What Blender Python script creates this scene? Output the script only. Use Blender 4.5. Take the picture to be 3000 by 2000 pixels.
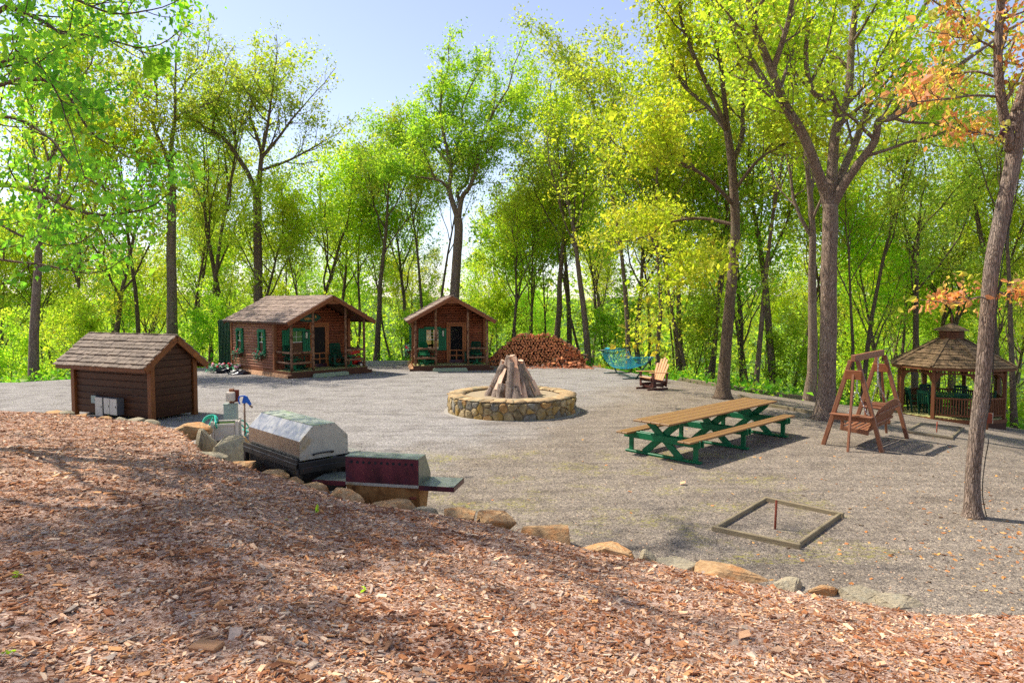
import bpy, math, random
import numpy as np
from mathutils import Vector, Matrix

R = math.radians
scene = bpy.context.scene
for o in list(bpy.data.objects): bpy.data.objects.remove(o)
COL = scene.collection
rnd = random.Random(7)

# ---------------------------------------------------------------- camera, sky, sun, exposure
CAM_Z, LENS, PITCH = 3.1, 24.0, 3.148
cam_d = bpy.data.cameras.new('camera'); cam = bpy.data.objects.new('camera', cam_d); COL.objects.link(cam)
cam_d.lens = LENS; cam_d.sensor_width = 36; cam_d.clip_end = 8000; cam_d.clip_start = 0.05
cam.location = (0, 0, CAM_Z); cam.rotation_euler = (R(90 - PITCH), 0, 0)
scene.camera = cam

SUN_EL, SUN_AZ = 54.0, 66.0          # azimuth measured from straight ahead (+Y) towards the left (-X)
sd = Vector((-math.sin(R(SUN_AZ)) * math.cos(R(SUN_EL)), math.cos(R(SUN_AZ)) * math.cos(R(SUN_EL)), math.sin(R(SUN_EL))))
sun_d = bpy.data.lights.new('sun', 'SUN'); sun_d.energy = 3.5; sun_d.angle = R(0.6); sun_d.color = (1.0, 0.93, 0.82)
sun = bpy.data.objects.new('sun', sun_d); COL.objects.link(sun)
sun.rotation_euler = sd.to_track_quat('Z', 'Y').to_euler(); sun.location = sd * 60

w = bpy.data.worlds.new('World'); scene.world = w; w.use_nodes = True
wn = w.node_tree.nodes; wl = w.node_tree.links
sky = wn.new('ShaderNodeTexSky'); sky.sky_type = 'NISHITA'; sky.sun_disc = False
sky.sun_elevation = R(SUN_EL); sky.sun_rotation = R(-SUN_AZ)
sky.air_density = 1.0; sky.dust_density = 0.7; sky.ozone_density = 3.0; sky.altitude = 300
bg = wn['Background']; bg.inputs['Strength'].default_value = 0.112
hs = wn.new('ShaderNodeHueSaturation'); hs.inputs['Saturation'].default_value = 0.82
wl.new(sky.outputs[0], hs.inputs['Color'])
sm = wn.new('ShaderNodeMix'); sm.data_type = 'RGBA'; sm.blend_type = 'MULTIPLY'; sm.inputs[0].default_value = 1.0; sm.inputs[7].default_value = (1.06, 0.97, 0.98, 1)   # lavender tint put into the sky colour in place of haze, same all over
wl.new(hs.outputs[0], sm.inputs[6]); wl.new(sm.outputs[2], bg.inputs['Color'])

scene.view_settings.view_transform = 'Standard'; scene.view_settings.look = 'None'
scene.view_settings.exposure = 1.05; scene.view_settings.gamma = 1.0
scene.view_settings.use_curve_mapping = False
scene.render.engine = 'CYCLES'
cy = scene.cycles
cy.use_denoising = False; cy.max_bounces = 9; cy.diffuse_bounces = 5; cy.glossy_bounces = 2
cy.transmission_bounces = 4; cy.transparent_max_bounces = 6; cy.use_adaptive_sampling = True; cy.adaptive_threshold = 0.02
cy.caustics_reflective = False; cy.caustics_refractive = False; cy.sample_clamp_indirect = 6

# ---------------------------------------------------------------- helpers: measuring from the photograph (3000 x 2000)
F = 3000 * LENS / 36
cp, sp = math.cos(R(PITCH)), math.sin(R(PITCH))
def ray(px, py):
    return ((px - 1500), F * cp + (1000 - py) * sp, -F * sp + (1000 - py) * cp)
def PX(px, py, Y):
    d = ray(px, py); k = Y / d[1]
    return Vector((d[0] * k, Y, CAM_Z + d[2] * k))
def PZ(px, py, z):
    d = ray(px, py); k = (z - CAM_Z) / d[2]
    return Vector((d[0] * k, d[1] * k, z))

def hpad(x, y):
    t = (x - 7.6) * 0.98 + (y - 15) * 0.2 - 2
    s = t if t > 20 else math.log1p(math.exp(t))
    u = (y - 20) / 2; u = u if u > 20 else math.log1p(math.exp(u)); u *= 2
    return -0.145 * min(s, 16) - 0.016 * min(u, 60)
def G(px, py):
    d = ray(px, py); y = 3.0
    while y < 90:
        k = y / d[1]
        if CAM_Z + d[2] * k < hpad(d[0] * k, y): break
        y += 0.02
    k = y / d[1]
    return Vector((d[0] * k, y, hpad(d[0] * k, y)))

# ---------------------------------------------------------------- helpers: mesh building
class MB:
    def __init__(s): s.v = []; s.f = {}; s.n = 0; s.c = []
    def add(s, verts, faces, m=0):
        verts = np.asarray(verts, float).reshape(-1, 3)
        s.v.append(verts); o = s.n; s.n += len(verts)
        for f in faces: s.f.setdefault(len(f), []).append((np.array([f]) + o, np.array([m])))
        return o
    def addarr(s, verts, faces, m=0):
        verts = np.asarray(verts, float).reshape(-1, 3); faces = np.asarray(faces)
        s.v.append(verts)
        s.f.setdefault(faces.shape[1], []).append((faces + s.n, np.full(len(faces), m))); s.n += len(verts)
    def box(s, c, size, rot=None, m=0):
        hx, hy, hz = size[0] / 2, size[1] / 2, size[2] / 2
        V = [Vector((x, y, z)) for x in (-hx, hx) for y in (-hy, hy) for z in (-hz, hz)]
        if rot is not None: V = [rot @ v for v in V]
        V = [v + Vector(c) for v in V]
        s.add([tuple(v) for v in V], [(0, 1, 3, 2), (4, 6, 7, 5), (0, 4, 5, 1), (2, 3, 7, 6), (0, 2, 6, 4), (1, 5, 7, 3)], m)
    def beam(s, p0, p1, wy, wz, up=(0, 0, 1), m=0):
        p0, p1 = Vector(p0), Vector(p1); X = (p1 - p0).normalized()
        Y = Vector(up).cross(X)
        if Y.length < 1e-4: Y = Vector((0, 1, 0))
        Y.normalize(); Z = X.cross(Y)
        s.box((p0 + p1) / 2, ((p1 - p0).length, wy, wz), Matrix((X, Y, Z)).transposed(), m)
    def tube(s, pts, radii, sides=6, caps=True, m=0, jit=0.):
        pts = np.asarray(pts, float); n = len(pts); radii = np.broadcast_to(np.asarray(radii, float), (n,))
        T = np.gradient(pts, axis=0); T /= np.linalg.norm(T, axis=1)[:, None] + 1e-12
        ref = np.array([0.31, 0.2, 0.93]) if abs(T[:, 2]).mean() < 0.75 else np.array([0.95, 0.3, 0.05])
        A = np.cross(T, ref); A /= np.linalg.norm(A, axis=1)[:, None] + 1e-12
        B = np.cross(T, A)
        a = np.arange(sides) * 2 * math.pi / sides
        RR = np.broadcast_to(radii[:, None, None], (n, sides, 1))
        if jit:
            zz = np.cumsum(np.r_[0, np.linalg.norm(np.diff(pts, axis=0), axis=1)])[:, None]
            RR = RR * (1 + jit * (np.sin(3 * a[None] + 1.3 * zz + pts[0, 0]) * .5 + np.sin(5 * a[None] - 2.1 * zz) * .35 + np.sin(2 * a[None] + 4.7 * zz) * .4))[:, :, None]
        V = pts[:, None] + RR * (np.cos(a)[None, :, None] * A[:, None] + np.sin(a)[None, :, None] * B[:, None])
        i = np.arange(n - 1)[:, None] * sides; j = np.arange(sides)[None]; k = (j + 1) % sides
        q = np.stack([i + j, i + k, i + sides + k, i + sides + j], -1).reshape(-1, 4)
        s.v.append(V.reshape(-1, 3)); s.f.setdefault(4, []).append((q + s.n, np.full(len(q), m)))
        if caps:
            s.f.setdefault(sides, []).append((np.array([list(range(sides))[::-1]]) + s.n, np.array([m])))
            s.f.setdefault(sides, []).append((np.array([list(range(sides))]) + s.n + (n - 1) * sides, np.array([m])))
        s.n += n * sides
    def lathe(s, prof, c=(0, 0, 0), sides=16, m=0, sq=(1, 1)):
        V = [(c[0] + r * sq[0] * math.cos(2 * math.pi * k / sides), c[1] + r * sq[1] * math.sin(2 * math.pi * k / sides), c[2] + z) for r, z in prof for k in range(sides)]
        Fc = []
        for i in range(len(prof) - 1):
            for k in range(sides):
                k2 = (k + 1) % sides
                Fc.append((i * sides + k, i * sides + k2, (i + 1) * sides + k2, (i + 1) * sides + k))
        Fc.append(tuple(range(sides))[::-1]); Fc.append(tuple(range((len(prof) - 1) * sides, len(prof) * sides)))
        s.add(V, Fc, m)
    def prism(s, poly, p0, ax, ay, az, h, m=0):
        """polygon (a,b) in the ax/ay plane at p0, extruded h along az"""
        p0, ax, ay, az = Vector(p0), Vector(ax), Vector(ay), Vector(az); n = len(poly)
        V = [tuple(p0 + ax * a + ay * b + az * t) for t in (0, h) for a, b in poly]
        s.add(V, [tuple(range(n))[::-1], tuple(range(n, 2 * n))] + [(i, (i + 1) % n, n + (i + 1) % n, n + i) for i in range(n)], m)
    def mesh(s, name, mats, smooth=False):
        me = bpy.data.meshes.new(name)
        V = np.concatenate(s.v) if s.v else np.zeros((0, 3))
        loops, starts, mi, t = [], [], [], 0
        for k, lst in s.f.items():
            A = np.concatenate([a for a, _ in lst]); M = np.concatenate([b for _, b in lst])
            loops.append(A.reshape(-1)); starts.append(t + np.arange(len(A)) * k); mi.append(M); t += A.size
        loops = np.concatenate(loops).astype(np.int32); starts = np.concatenate(starts).astype(np.int32); mi = np.concatenate(mi).astype(np.int32)
        me.vertices.add(len(V)); me.loops.add(len(loops)); me.polygons.add(len(starts))
        me.vertices.foreach_set('co', V.astype(np.float32).reshape(-1)); me.loops.foreach_set('vertex_index', loops)
        me.polygons.foreach_set('loop_start', starts); me.polygons.foreach_set('material_index', mi)
        me.polygons.foreach_set('use_smooth', np.full(len(starts), smooth))
        if s.c:
            C = np.concatenate(s.c).astype(np.float32); at = me.color_attributes.new('col', 'FLOAT_COLOR', 'POINT'); at.data.foreach_set('color', C.reshape(-1))
        me.update(calc_edges=True)
        if me.validate(): pass
        for m in (mats if isinstance(mats, (list, tuple)) else [mats]): me.materials.append(m)
        return me
    def build(s, name, mats, parent=None, smooth=False, loc=None):
        o = bpy.data.objects.new(name, s.mesh(name, mats, smooth)); COL.objects.link(o)
        if parent: o.parent = parent
        if loc is not None: o.location = loc
        return o

def tag(o, label, cat, group=None):
    o['label'] = label; o['category'] = cat
    if group: o['group'] = group
    return o
def kind(o, k, label=None):
    o['kind'] = k
    if label: o['label'] = label
    return o
def thing(name, label, cat, loc=(0, 0, 0), rz=0.0, group=None):
    o = bpy.data.objects.new(name, None); COL.objects.link(o); o.empty_display_size = 0.2
    o.location = loc; o.rotation_euler = (0, 0, rz)
    return tag(o, label, cat, group)
def put(name, me, parent, M):
    o = bpy.data.objects.new(name, me); COL.objects.link(o); o.parent = parent; o.matrix_local = M
    return o
def frame(p0, p1, up=(0, 0, 1)):
    p0, p1 = Vector(p0), Vector(p1); X = (p1 - p0).normalized(); Y = Vector(up).cross(X)
    if Y.length < 1e-4: Y = Vector((0, 1, 0)).cross(X) if abs(X.y) < .9 else Vector((1, 0, 0)).cross(X)
    Y.normalize(); Z = X.cross(Y)
    M = Matrix((X, Y, Z)).transposed().to_4x4(); M.translation = (p0 + p1) / 2
    return M, (p1 - p0).length
_cache = {}
def chamfer_box(L, W, T, mat, c=None):
    key = ('b', round(L, 2), round(W, 3), round(T, 3), mat.name)
    if key in _cache: return _cache[key]
    c = c if c is not None else min(0.008, W * .18, T * .18)
    h = (round(L, 2) / 2, W / 2, T / 2); V = []; idx = {}
    for sx in (-1, 1):
        for sy in (-1, 1):
            for sz in (-1, 1):
                for ax in range(3):
                    p = [sx * (h[0] - c), sy * (h[1] - c), sz * (h[2] - c)]; p[ax] = (sx, sy, sz)[ax] * h[ax]
                    idx[(sx, sy, sz, ax)] = len(V); V.append(p)
    Fc = []
    for ax in range(3):
        a, b = [(1, 2), (2, 0), (0, 1)][ax]
        for sg in (-1, 1):
            q = []
            for u, v in ((-1, -1), (1, -1), (1, 1), (-1, 1)):
                s3 = [0, 0, 0]; s3[ax] = sg; s3[a] = u; s3[b] = v; q.append(idx[(*s3, ax)])
            Fc.append(tuple(q if sg > 0 else q[::-1]))
        for u in (-1, 1):
            for v in (-1, 1):
                s0 = [0, 0, 0]; s1 = [0, 0, 0]; s0[ax] = -1; s1[ax] = 1
                for s3 in (s0, s1): s3[a] = u; s3[b] = v
                q = (idx[(*s0, a)], idx[(*s1, a)], idx[(*s1, b)], idx[(*s0, b)])
                Fc.append(q if u * v > 0 else q[::-1])
    for sx in (-1, 1):
        for sy in (-1, 1):
            for sz in (-1, 1):
                q = tuple(idx[(sx, sy, sz, k)] for k in range(3)); Fc.append(q if sx * sy * sz > 0 else q[::-1])
    m = MB(); m.add(V, Fc); me = m.mesh('board', mat); _cache[key] = me
    return me
def plank(name, parent, p0, p1, W, T, mat, up=(0, 0, 1)):
    M, L = frame(p0, p1, up)
    return put(name, chamfer_box(L, W, T, mat), parent, M)
def rod(name, parent, p0, p1, r, mat, sides=8, wob=0.0, r1=None):
    key = ('r', round((Vector(p1) - Vector(p0)).length, 2), round(r, 3), r1, mat.name, sides, wob, rnd.randrange(3) if wob else 0)
    M, L = frame(p0, p1)
    if key not in _cache:
        n = 7 if wob else 2; q = random.Random(hash(key) % 9999)
        pts = [(L * (i / (n - 1) - .5), q.uniform(-1, 1) * wob * r if 0 < i < n - 1 else 0, q.uniform(-1, 1) * wob * r if 0 < i < n - 1 else 0) for i in range(n)]
        rr = [(r + ((r1 if r1 else r) - r) * i / (n - 1)) * (1 + q.uniform(-1, 1) * wob * .5) for i in range(n)]
        m = MB(); m.tube(pts, rr, sides); _cache[key] = m.mesh('rod', mat, sides > 6)
    return put(name, _cache[key], parent, M)
def wire(name, parent, pts, r, mat, sides=5):
    m = MB(); m.tube([tuple(p) for p in pts], r, sides); return m.build(name, mat, parent, True)
def catmull(P, n=6):
    P = [Vector(p) for p in P]; out = []
    for i in range(len(P) - 1):
        a, b, c, d = P[max(i - 1, 0)], P[i], P[i + 1], P[min(i + 2, len(P) - 1)]
        for k in range(n):
            t = k / n
            out.append(.5 * ((2 * b) + (c - a) * t + (2 * a - 5 * b + 4 * c - d) * t * t + (3 * b - a - 3 * c + d) * t ** 3))
    out.append(P[-1]); return out

# ---------------------------------------------------------------- materials
def hexc(h):
    h = h.lstrip('#'); c = [int(h[i:i + 2], 16) / 255 for i in (0, 2, 4)]
    return tuple((x / 12.92 if x <= .04045 else ((x + .055) / 1.055) ** 2.4) for x in c) + (1,)
class NT:
    def __init__(s, name):
        s.m = bpy.data.materials.new(name); s.m.use_nodes = True; s.t = s.m.node_tree; s.t.nodes.clear()
        s.out = s.t.nodes.new('ShaderNodeOutputMaterial')
    def n(s, typ, ins=None, **kw):
        x = s.t.nodes.new(typ)
        for k, v in kw.items(): setattr(x, k, v)
        for k, v in (ins or {}).items():
            if isinstance(v, bpy.types.NodeSocket): s.t.links.new(v, x.inputs[k])
            else: x.inputs[k].default_value = v
        return x
    def math(s, op, a, b=0.0, c=None):
        ins = {0: a, 1: b}
        if c is not None: ins[2] = c
        return s.n('ShaderNodeMath', ins, operation=op).outputs[0]
    def mix(s, f, a, b, bt='MIX'):
        x = s.n('ShaderNodeMix', data_type='RGBA', blend_type=bt)
        for i, v in ((0, f), (6, a), (7, b)):
            if isinstance(v, bpy.types.NodeSocket): s.t.links.new(v, x.inputs[i])
            else: x.inputs[i].default_value = v
        return x.outputs[2]
    def ramp(s, f, stops):
        x = s.n('ShaderNodeValToRGB', {0: f}); e = x.color_ramp.elements
        while len(e) < len(stops): e.new(0.5)
        for i, (p, c) in enumerate(stops): e[i].position = p; e[i].color = c if len(c) == 4 else (*c, 1)
        return x.outputs[0]
    def coord(s, world=False, scale=(1, 1, 1)):
        v = s.n('ShaderNodeNewGeometry').outputs['Position'] if world else s.n('ShaderNodeTexCoord').outputs['Object']
        if not world:   # shift by the object so that alike pieces differ
            r = s.n('ShaderNodeObjectInfo').outputs['Random']
            v = s.n('ShaderNodeVectorMath', {0: v, 1: s.n('ShaderNodeCombineXYZ', {0: s.math('MULTIPLY', r, 37.), 1: s.math('MULTIPLY', r, 91.), 2: s.math('MULTIPLY', r, 53.)}).outputs[0]}, operation='ADD').outputs[0]
        return s.n('ShaderNodeVectorMath', {0: v, 1: scale}, operation='MULTIPLY').outputs[0]
    def noise(s, v, scale, detail=4, rough=.6, dist=0):
        return s.n('ShaderNodeTexNoise', {'Vector': v, 'Scale': scale, 'Detail': detail, 'Roughness': rough, 'Distortion': dist}).outputs[0]
    def finish(s, shader): s.t.links.new(shader, s.out.inputs[0]); return s.m
def surf(name, c1, c2, scale=8, stretch=(1, 1, 1), rough=.7, bump=.3, c3=None, s3=1.5, t3=.6, rand=.3, metal=0, world=False, spec=.3, detail=5, bdist=.01, lo=.3, hi=.7):
    T = NT(name); v = T.coord(world, stretch)
    f = T.noise(v, scale, detail, .65)
    col = T.ramp(f, [(lo, c1), (hi, c2)])
    if c3 is not None:
        g = T.noise(T.coord(world, (1, 1, 1)), s3, 5, .65)
        col = T.mix(T.ramp(g, [(t3 - .07, (0, 0, 0, 1)), (t3 + .07, (1, 1, 1, 1))]), col, c3)
    if rand:
        r = T.n('ShaderNodeObjectInfo').outputs['Random']
        col = T.n('ShaderNodeHueSaturation', {'Color': col, 'Value': T.math('ADD', T.math('MULTIPLY', r, rand), 1 - rand / 2)}).outputs[0]
    b = T.n('ShaderNodeBump', {'Strength': bump, 'Distance': bdist, 'Height': f})
    p = T.n('ShaderNodeBsdfPrincipled', {'Base Color': col, 'Roughness': rough, 'Metallic': metal, 'Specular IOR Level': spec, 'Normal': b.outputs[0]})
    return T.finish(p.outputs[0])
H = hexc
GRAIN = (1.2, 14, 14)
M = {}
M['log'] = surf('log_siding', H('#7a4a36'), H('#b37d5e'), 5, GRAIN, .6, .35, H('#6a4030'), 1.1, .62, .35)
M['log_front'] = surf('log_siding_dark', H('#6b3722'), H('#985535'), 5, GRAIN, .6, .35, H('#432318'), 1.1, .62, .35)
M['trim'] = surf('stained_trim', H('#6b3a22'), H('#94582f'), 5, GRAIN, .55, .3, None, rand=.25)
M['door'] = surf('door_frame_wood', H('#8a4d26'), H('#ad6a38'), 5, GRAIN, .5, .25, None, rand=.2)
M['skirt'] = surf('skirt_board', H('#9a6c48'), H('#b88a62'), 5, GRAIN, .65, .3, None, rand=.2)
M['post'] = surf('peeled_post', H('#6c4630'), H('#a07a5c'), 22, (1, 1.6, 1.6), .75, .5, H('#50301f'), 7, .55, .3)
M['shingle'] = surf('weathered_shingle', H('#756256'), H('#aa9585'), 9, (10, 1.2, 10), .85, .5, H('#5c473c'), 1.6, .62, .38)
M['shingle_shed'] = surf('weathered_shed_shingle', H('#63564a'), H('#958472'), 9, (10, 1.2, 10), .85, .5, H('#5b4d43'), 1.6, .62, .45)
M['shingle_gaz'] = surf('gazebo_shingle', H('#5f4c36'), H('#856c4e'), 9, (10, 1.2, 10), .85, .5, H('#5f4c33'), 1.6, .6, .4)
M['soffit'] = surf('dark_soffit', H('#4a2c1d'), H('#5f3a27'), 5, GRAIN, .7, .3)
M['shed'] = surf('dark_stained_board', H('#2f1b11'), H('#52301b'), 4, (1, 9, 9), .5, .4, H('#6d4322'), 2.2, .68, .4)
M['shedtrim'] = surf('shed_trim', H('#5b331c'), H('#8a5326'), 5, GRAIN, .5, .35, H('#a5662c'), 2.0, .66, .3)
M['deck'] = surf('pale_deck', H('#8f8a52'), H('#b5ae74'), 5, GRAIN, .7, .3)
M['green'] = surf('green_paint', H('#0a5a36'), H('#0f6e43'), 9, (1, 4, 4), .45, .15, None, rand=.15)
M['green_d'] = surf('green_shutter_paint', H('#0e5e3c'), H('#147a4e'), 9, (1, 4, 4), .5, .15, None, rand=.15)
M['teal_g'] = surf('dark_green_plastic', H('#083c2a'), H('#0c4c36'), 9, (1, 4, 4), .4, .1, None, rand=.1)
M['cont'] = surf('dark_green_steel', H('#12301f'), H('#1d4a30'), 4, (1, 1, 1), .5, .1, None)
M['concrete'] = surf('mossy_concrete', H('#7d8a6c'), H('#a3aa92'), 14, (1, 1, 1), .85, .3, H('#8f9a7c'), 3, .6, .1)
M['apron'] = surf('pale_concrete', H('#8a857d'), H('#a09a90'), 10, (1, 1, 1), .9, .3)
M['black'] = surf('black_steel', H('#131110'), H('#26211d'), 10, (1, 1, 1), .5, .2, H('#3c2216'), 5, .66, .1, spec=.5)
M['stainless'] = surf('stainless_sheet', H('#a59f94'), H('#b5afa3'), 5, (1, 1, 6), .3, .02, H('#9a9484'), 1.0, .66, .03, metal=.9)
M['stain_top'] = surf('mossy_steel_top', H('#93988a'), H('#b3b8a6'), 6, (1, 1, 1), .5, .05, H('#9aa884'), 2.0, .55, .05, metal=.45)
M['burnt'] = surf('burnt_steel', H('#26141a'), H('#76333a'), 2.2, (1.5, 1, .8), .36, .03, H('#2e2238'), 2.5, .58, .05, metal=.2, spec=.5)
M['rust'] = surf('rust_streak', H('#8a5a2c'), H('#b98a55'), 3, (3, 1, .6), .7, .1, H('#5a3218'), 2.4, .6, .05)
M['shelf'] = surf('grey_metal_shelf', H('#6f7468'), H('#8f9486'), 7, (1, 1, 1), .4, .05, H('#7f9080'), 2.2, .58, .05, metal=.5)
M['ltmetal'] = surf('light_metal', H('#a8a293'), H('#b9b3a3'), 7, (1, 1, 1), .45, .05, H('#a08a60'), 2.2, .65, .05, metal=.3)
M['greybox'] = surf('grey_enamel', H('#8d9a92'), H('#9ba79f'), 3, (1, 1, 1), .45, .02, None, rand=.06)
M['meter'] = surf('light_grey_panel', H('#b6afa4'), H('#c9c2b6'), 40, (1, 1, .1), .5, .05, None, rand=.08)
M['meterd'] = surf('dark_grey_panel', H('#55565a'), H('#66676a'), 4, (1, 1, 1), .5, .02, None)
M['beige'] = surf('beige_plastic', H('#c3b6a6'), H('#d4c8ba'), 4, (1, 1, 1), .5, .03, None, rand=.06)
M['blue'] = surf('blue_enamel', H('#1c56b0'), H('#2769c8'), 4, (1, 1, 1), .4, .02, None, rand=0)
M['pipe'] = surf('rusty_pipe', H('#7a5c48'), H('#9b7c64'), 12, (1, 1, 1), .6, .1, None)
M['hose'] = surf('turquoise_hose', H('#1d9c86'), H('#2fb89c'), 4, (1, 1, 1), .4, .02, None)
M['hammock'] = surf('turquoise_cord', H('#0f86a0'), H('#1c9fb8'), 6, (1, 1, 1), .7, .1, None, rand=0)
M['steelgreen'] = surf('dark_green_tube', H('#16332c'), H('#1f463c'), 4, (1, 1, 1), .35, .02, None, rand=0, spec=.6)
M['tan'] = surf('tan_plastic_lumber', H('#c99468'), H('#dcab80'), 6, GRAIN, .5, .1, None, rand=.12)
M['brown'] = surf('brown_plastic_lumber', H('#4a2a22'), H('#5f372c'), 6, GRAIN, .5, .1, None, rand=.12)
M['tabletop'] = surf('brown_plank_top', H('#7b5a38'), H('#936f45'), 5, (.8, 12, 12), .5, .12, None, rand=.12)
M['redwood'] = surf('redwood_stain', H('#74442e'), H('#9c6a4a'), 5, GRAIN, .55, .3, None, rand=.25)
M['gaz'] = surf('gazebo_wood', H('#5f3622'), H('#85522f'), 5, GRAIN, .55, .3, None, rand=.25)
M['timber'] = surf('weathered_timber', H('#756850'), H('#96876a'), 6, GRAIN, .85, .5, H('#6a6242'), 1.6, .6, .25)
M['rusty'] = surf('rusty_iron', H('#6a2c1e'), H('#8f4730'), 12, (1, 1, 1), .8, .2, None)
M['cut'] = surf('orange_cut_wood', H('#d47646'), H('#f2a874'), 9, (1, 5, 5), .8, .4, H('#c98f5c'), 2.4, .6, .5)
M['bark_log'] = surf('firewood_bark', H('#4b3a30'), H('#79665a'), 12, (2, 6, 6), .9, .9, H('#382a23'), 5, .6, .4, bdist=.02)
M['cut_old'] = surf('weathered_cut_wood', H('#c39a7c'), H('#e3c4a8'), 5, (1, 9, 9), .85, .4, H('#c49878'), 2.4, .6, .3)
M['bark_old'] = surf('grey_firewood_bark', H('#5d4b3f'), H('#b3a08f'), 13, (1.2, 7, 7), .9, 1., H('#5b4937'), 5, .6, .35, bdist=.04)
M['scrap'] = surf('bark_scraps', H('#8f5236'), H('#c48763'), 16, (1, 1, 1), .9, .5, None, rand=.5)
M['stone'] = surf('lichen_stone', H('#71603f'), H('#bda67c'), 7, (1, 1, 1), .9, .9, H('#a3813f'), 2.0, .56, .6, bdist=.03)
M['stone_b'] = surf('grey_rubble', H('#5e584c'), H('#a29a88'), 8, (1, 1, 1), .9, .9, H('#77684a'), 2.2, .58, .4, bdist=.03)
M['stone_c'] = surf('ochre_rubble', H('#8a5f34'), H('#c29a62'), 8, (1, 1, 1), .9, .9, H('#7d7a45'), 2.2, .58, .4, bdist=.03)
M['stone_cap'] = surf('sandstone_cap', H('#8f7450'), H('#c4a67c'), 6, (1, 1, 1), .92, .9, H('#8d8468'), 2.2, .56, .5, bdist=.03)
M['mortar'] = surf('mortar', H('#8a785c'), H('#b09e82'), 16, (1, 1, 1), .95, .6, None, rand=0)
M['brick'] = surf('fire_brick', H('#a84e34'), H('#cf7f5a'), 12, (1, 1, 1), .9, .4, H('#6d3a2c'), 4, .6, .4)
M['ash'] = surf('ash_bed', H('#7d4a36'), H('#b5805f'), 14, (1, 1, 1), .95, .8, None, rand=0)
M['rock'] = surf('sandstone_rock', H('#a07a52'), H('#cba97c'), 5, (1, 1, 1), .92, .8, H('#c68d58'), 1.8, .56, .35, bdist=.04)
M['rock_g'] = surf('grey_sandstone_rock', H('#8c8068'), H('#b8aa8c'), 5, (1, 1, 1), .92, .8, H('#a39a82'), 2.2, .6, .25, bdist=.04)
M['bag'] = surf('black_plastic_bag', H('#0e0d14'), H('#1b1a26'), 9, (1, 1, 1), .28, .5, None, spec=.5, bdist=.03)
M['red'] = surf('red_paint', H('#b01d1d'), H('#cf2c26'), 5, (1, 1, 1), .35, .02, None, rand=0, spec=.5)
M['rubber'] = surf('rubber', H('#17161a'), H('#26252a'), 12, (1, 1, 1), .7, .1, None)
M['white'] = surf('white_paint', H('#cfcac2'), H('#e2ded6'), 5, (1, 1, 1), .5, .05, None, rand=0)
M['gold'] = surf('gold_paint', H('#a5702a'), H('#c28b3c'), 5, (1, 1, 1), .4, .05, None, rand=0)
M['chain'] = surf('chain', H('#8f8f92'), H('#b5b5b8'), 9, (1, 1, 1), .35, .05, None, metal=.8)
M['inside'] = surf('cabin_inside', H('#5a3a26'), H('#6d4a33'), 5, GRAIN, .8, .1, None)
M['mesh_d'] = surf('dark_cloth', H('#17130f'), H('#241d18'), 5, (1, 1, 1), .8, .1, None)
M['flower_r'] = surf('red_petals', H('#c2182b'), H('#e2374a'), 20, (1, 1, 1), .6, .1, None, rand=.3)
M['flower_p'] = surf('pink_petals', H('#d98a9c'), H('#eebcc4'), 20, (1, 1, 1), .6, .1, None, rand=.3)
M['silk_leaf'] = surf('silk_leaves', H('#3c8a5e'), H('#6db08a'), 20, (1, 1, 1), .6, .1, None, rand=.3)
M['lamp'] = surf('lantern_glass', H('#c9bfa8'), H('#d9d0bc'), 5, (1, 1, 1), .2, .02, None, rand=0)

def glass_mat():
    T = NT('window_glass')
    g = T.n('ShaderNodeBsdfGlossy', {'Color': (.9, .9, .85, 1), 'Roughness': .03}); t = T.n('ShaderNodeBsdfTransparent', {'Color': (.8, .85, .8, 1)})
    fr = T.n('ShaderNodeFresnel', {'IOR': 1.5})
    f = T.math('ADD', T.math('MULTIPLY', fr.outputs[0], 1.0), .25)
    return T.finish(T.n('ShaderNodeMixShader', {0: f, 1: t.outputs[0], 2: g.outputs[0]}).outputs[0])
M['glass'] = glass_mat()
def screen_mat():
    T = NT('insect_screen')
    d = T.n('ShaderNodeBsdfDiffuse', {'Color': (.03, .026, .024, 1)}); t = T.n('ShaderNodeBsdfTransparent', {'Color': (1, 1, 1, 1)})
    return T.finish(T.n('ShaderNodeMixShader', {0: .5, 1: t.outputs[0], 2: d.outputs[0]}).outputs[0])
M['screen'] = screen_mat()

def bark_mat(name, c1, c2, c3):
    T = NT(name); v = T.coord(True, (1, 1, .14))
    vo = T.n('ShaderNodeTexVoronoi', {'Vector': T.n('ShaderNodeVectorMath', {0: v, 1: T.n('ShaderNodeVectorMath', {0: T.n('ShaderNodeTexNoise', {'Vector': v, 'Scale': 9.}).outputs[1], 1: (.16, .16, .16)}, operation='MULTIPLY').outputs[0]}, operation='ADD').outputs[0], 'Scale': 44.}, feature='DISTANCE_TO_EDGE').outputs[0]
    n2 = T.noise(v, 34, 6, .7)
    h = T.math('ADD', T.math('MINIMUM', T.math('MULTIPLY', vo, 3.), .55), T.math('MULTIPLY', n2, .5))
    col = T.ramp(h, [(.2, c1), (.62, c2)])
    g = T.noise(T.coord(True, (1, 1, .5)), 1.7, 5, .7)
    col = T.mix(T.ramp(g, [(.5, (0, 0, 0, 1)), (.68, (.8, .8, .8, 1))]), col, c3)
    b = T.n('ShaderNodeBump', {'Strength': 1., 'Distance': .035, 'Height': h})
    return T.finish(T.n('ShaderNodeBsdfPrincipled', {'Base Color': col, 'Roughness': .92, 'Specular IOR Level': .2, 'Normal': b.outputs[0]}).outputs[0])
M['bark'] = bark_mat('oak_bark', H('#4d3a2e'), H('#a08976'), H('#a6947f'))
M['bark2'] = bark_mat('dark_bark', H('#433328'), H('#8a745f'), H('#887a64'))
M['bark3'] = bark_mat('pale_bark', H('#5d4c40'), H('#a08b79'), H('#94877a'))
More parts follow.
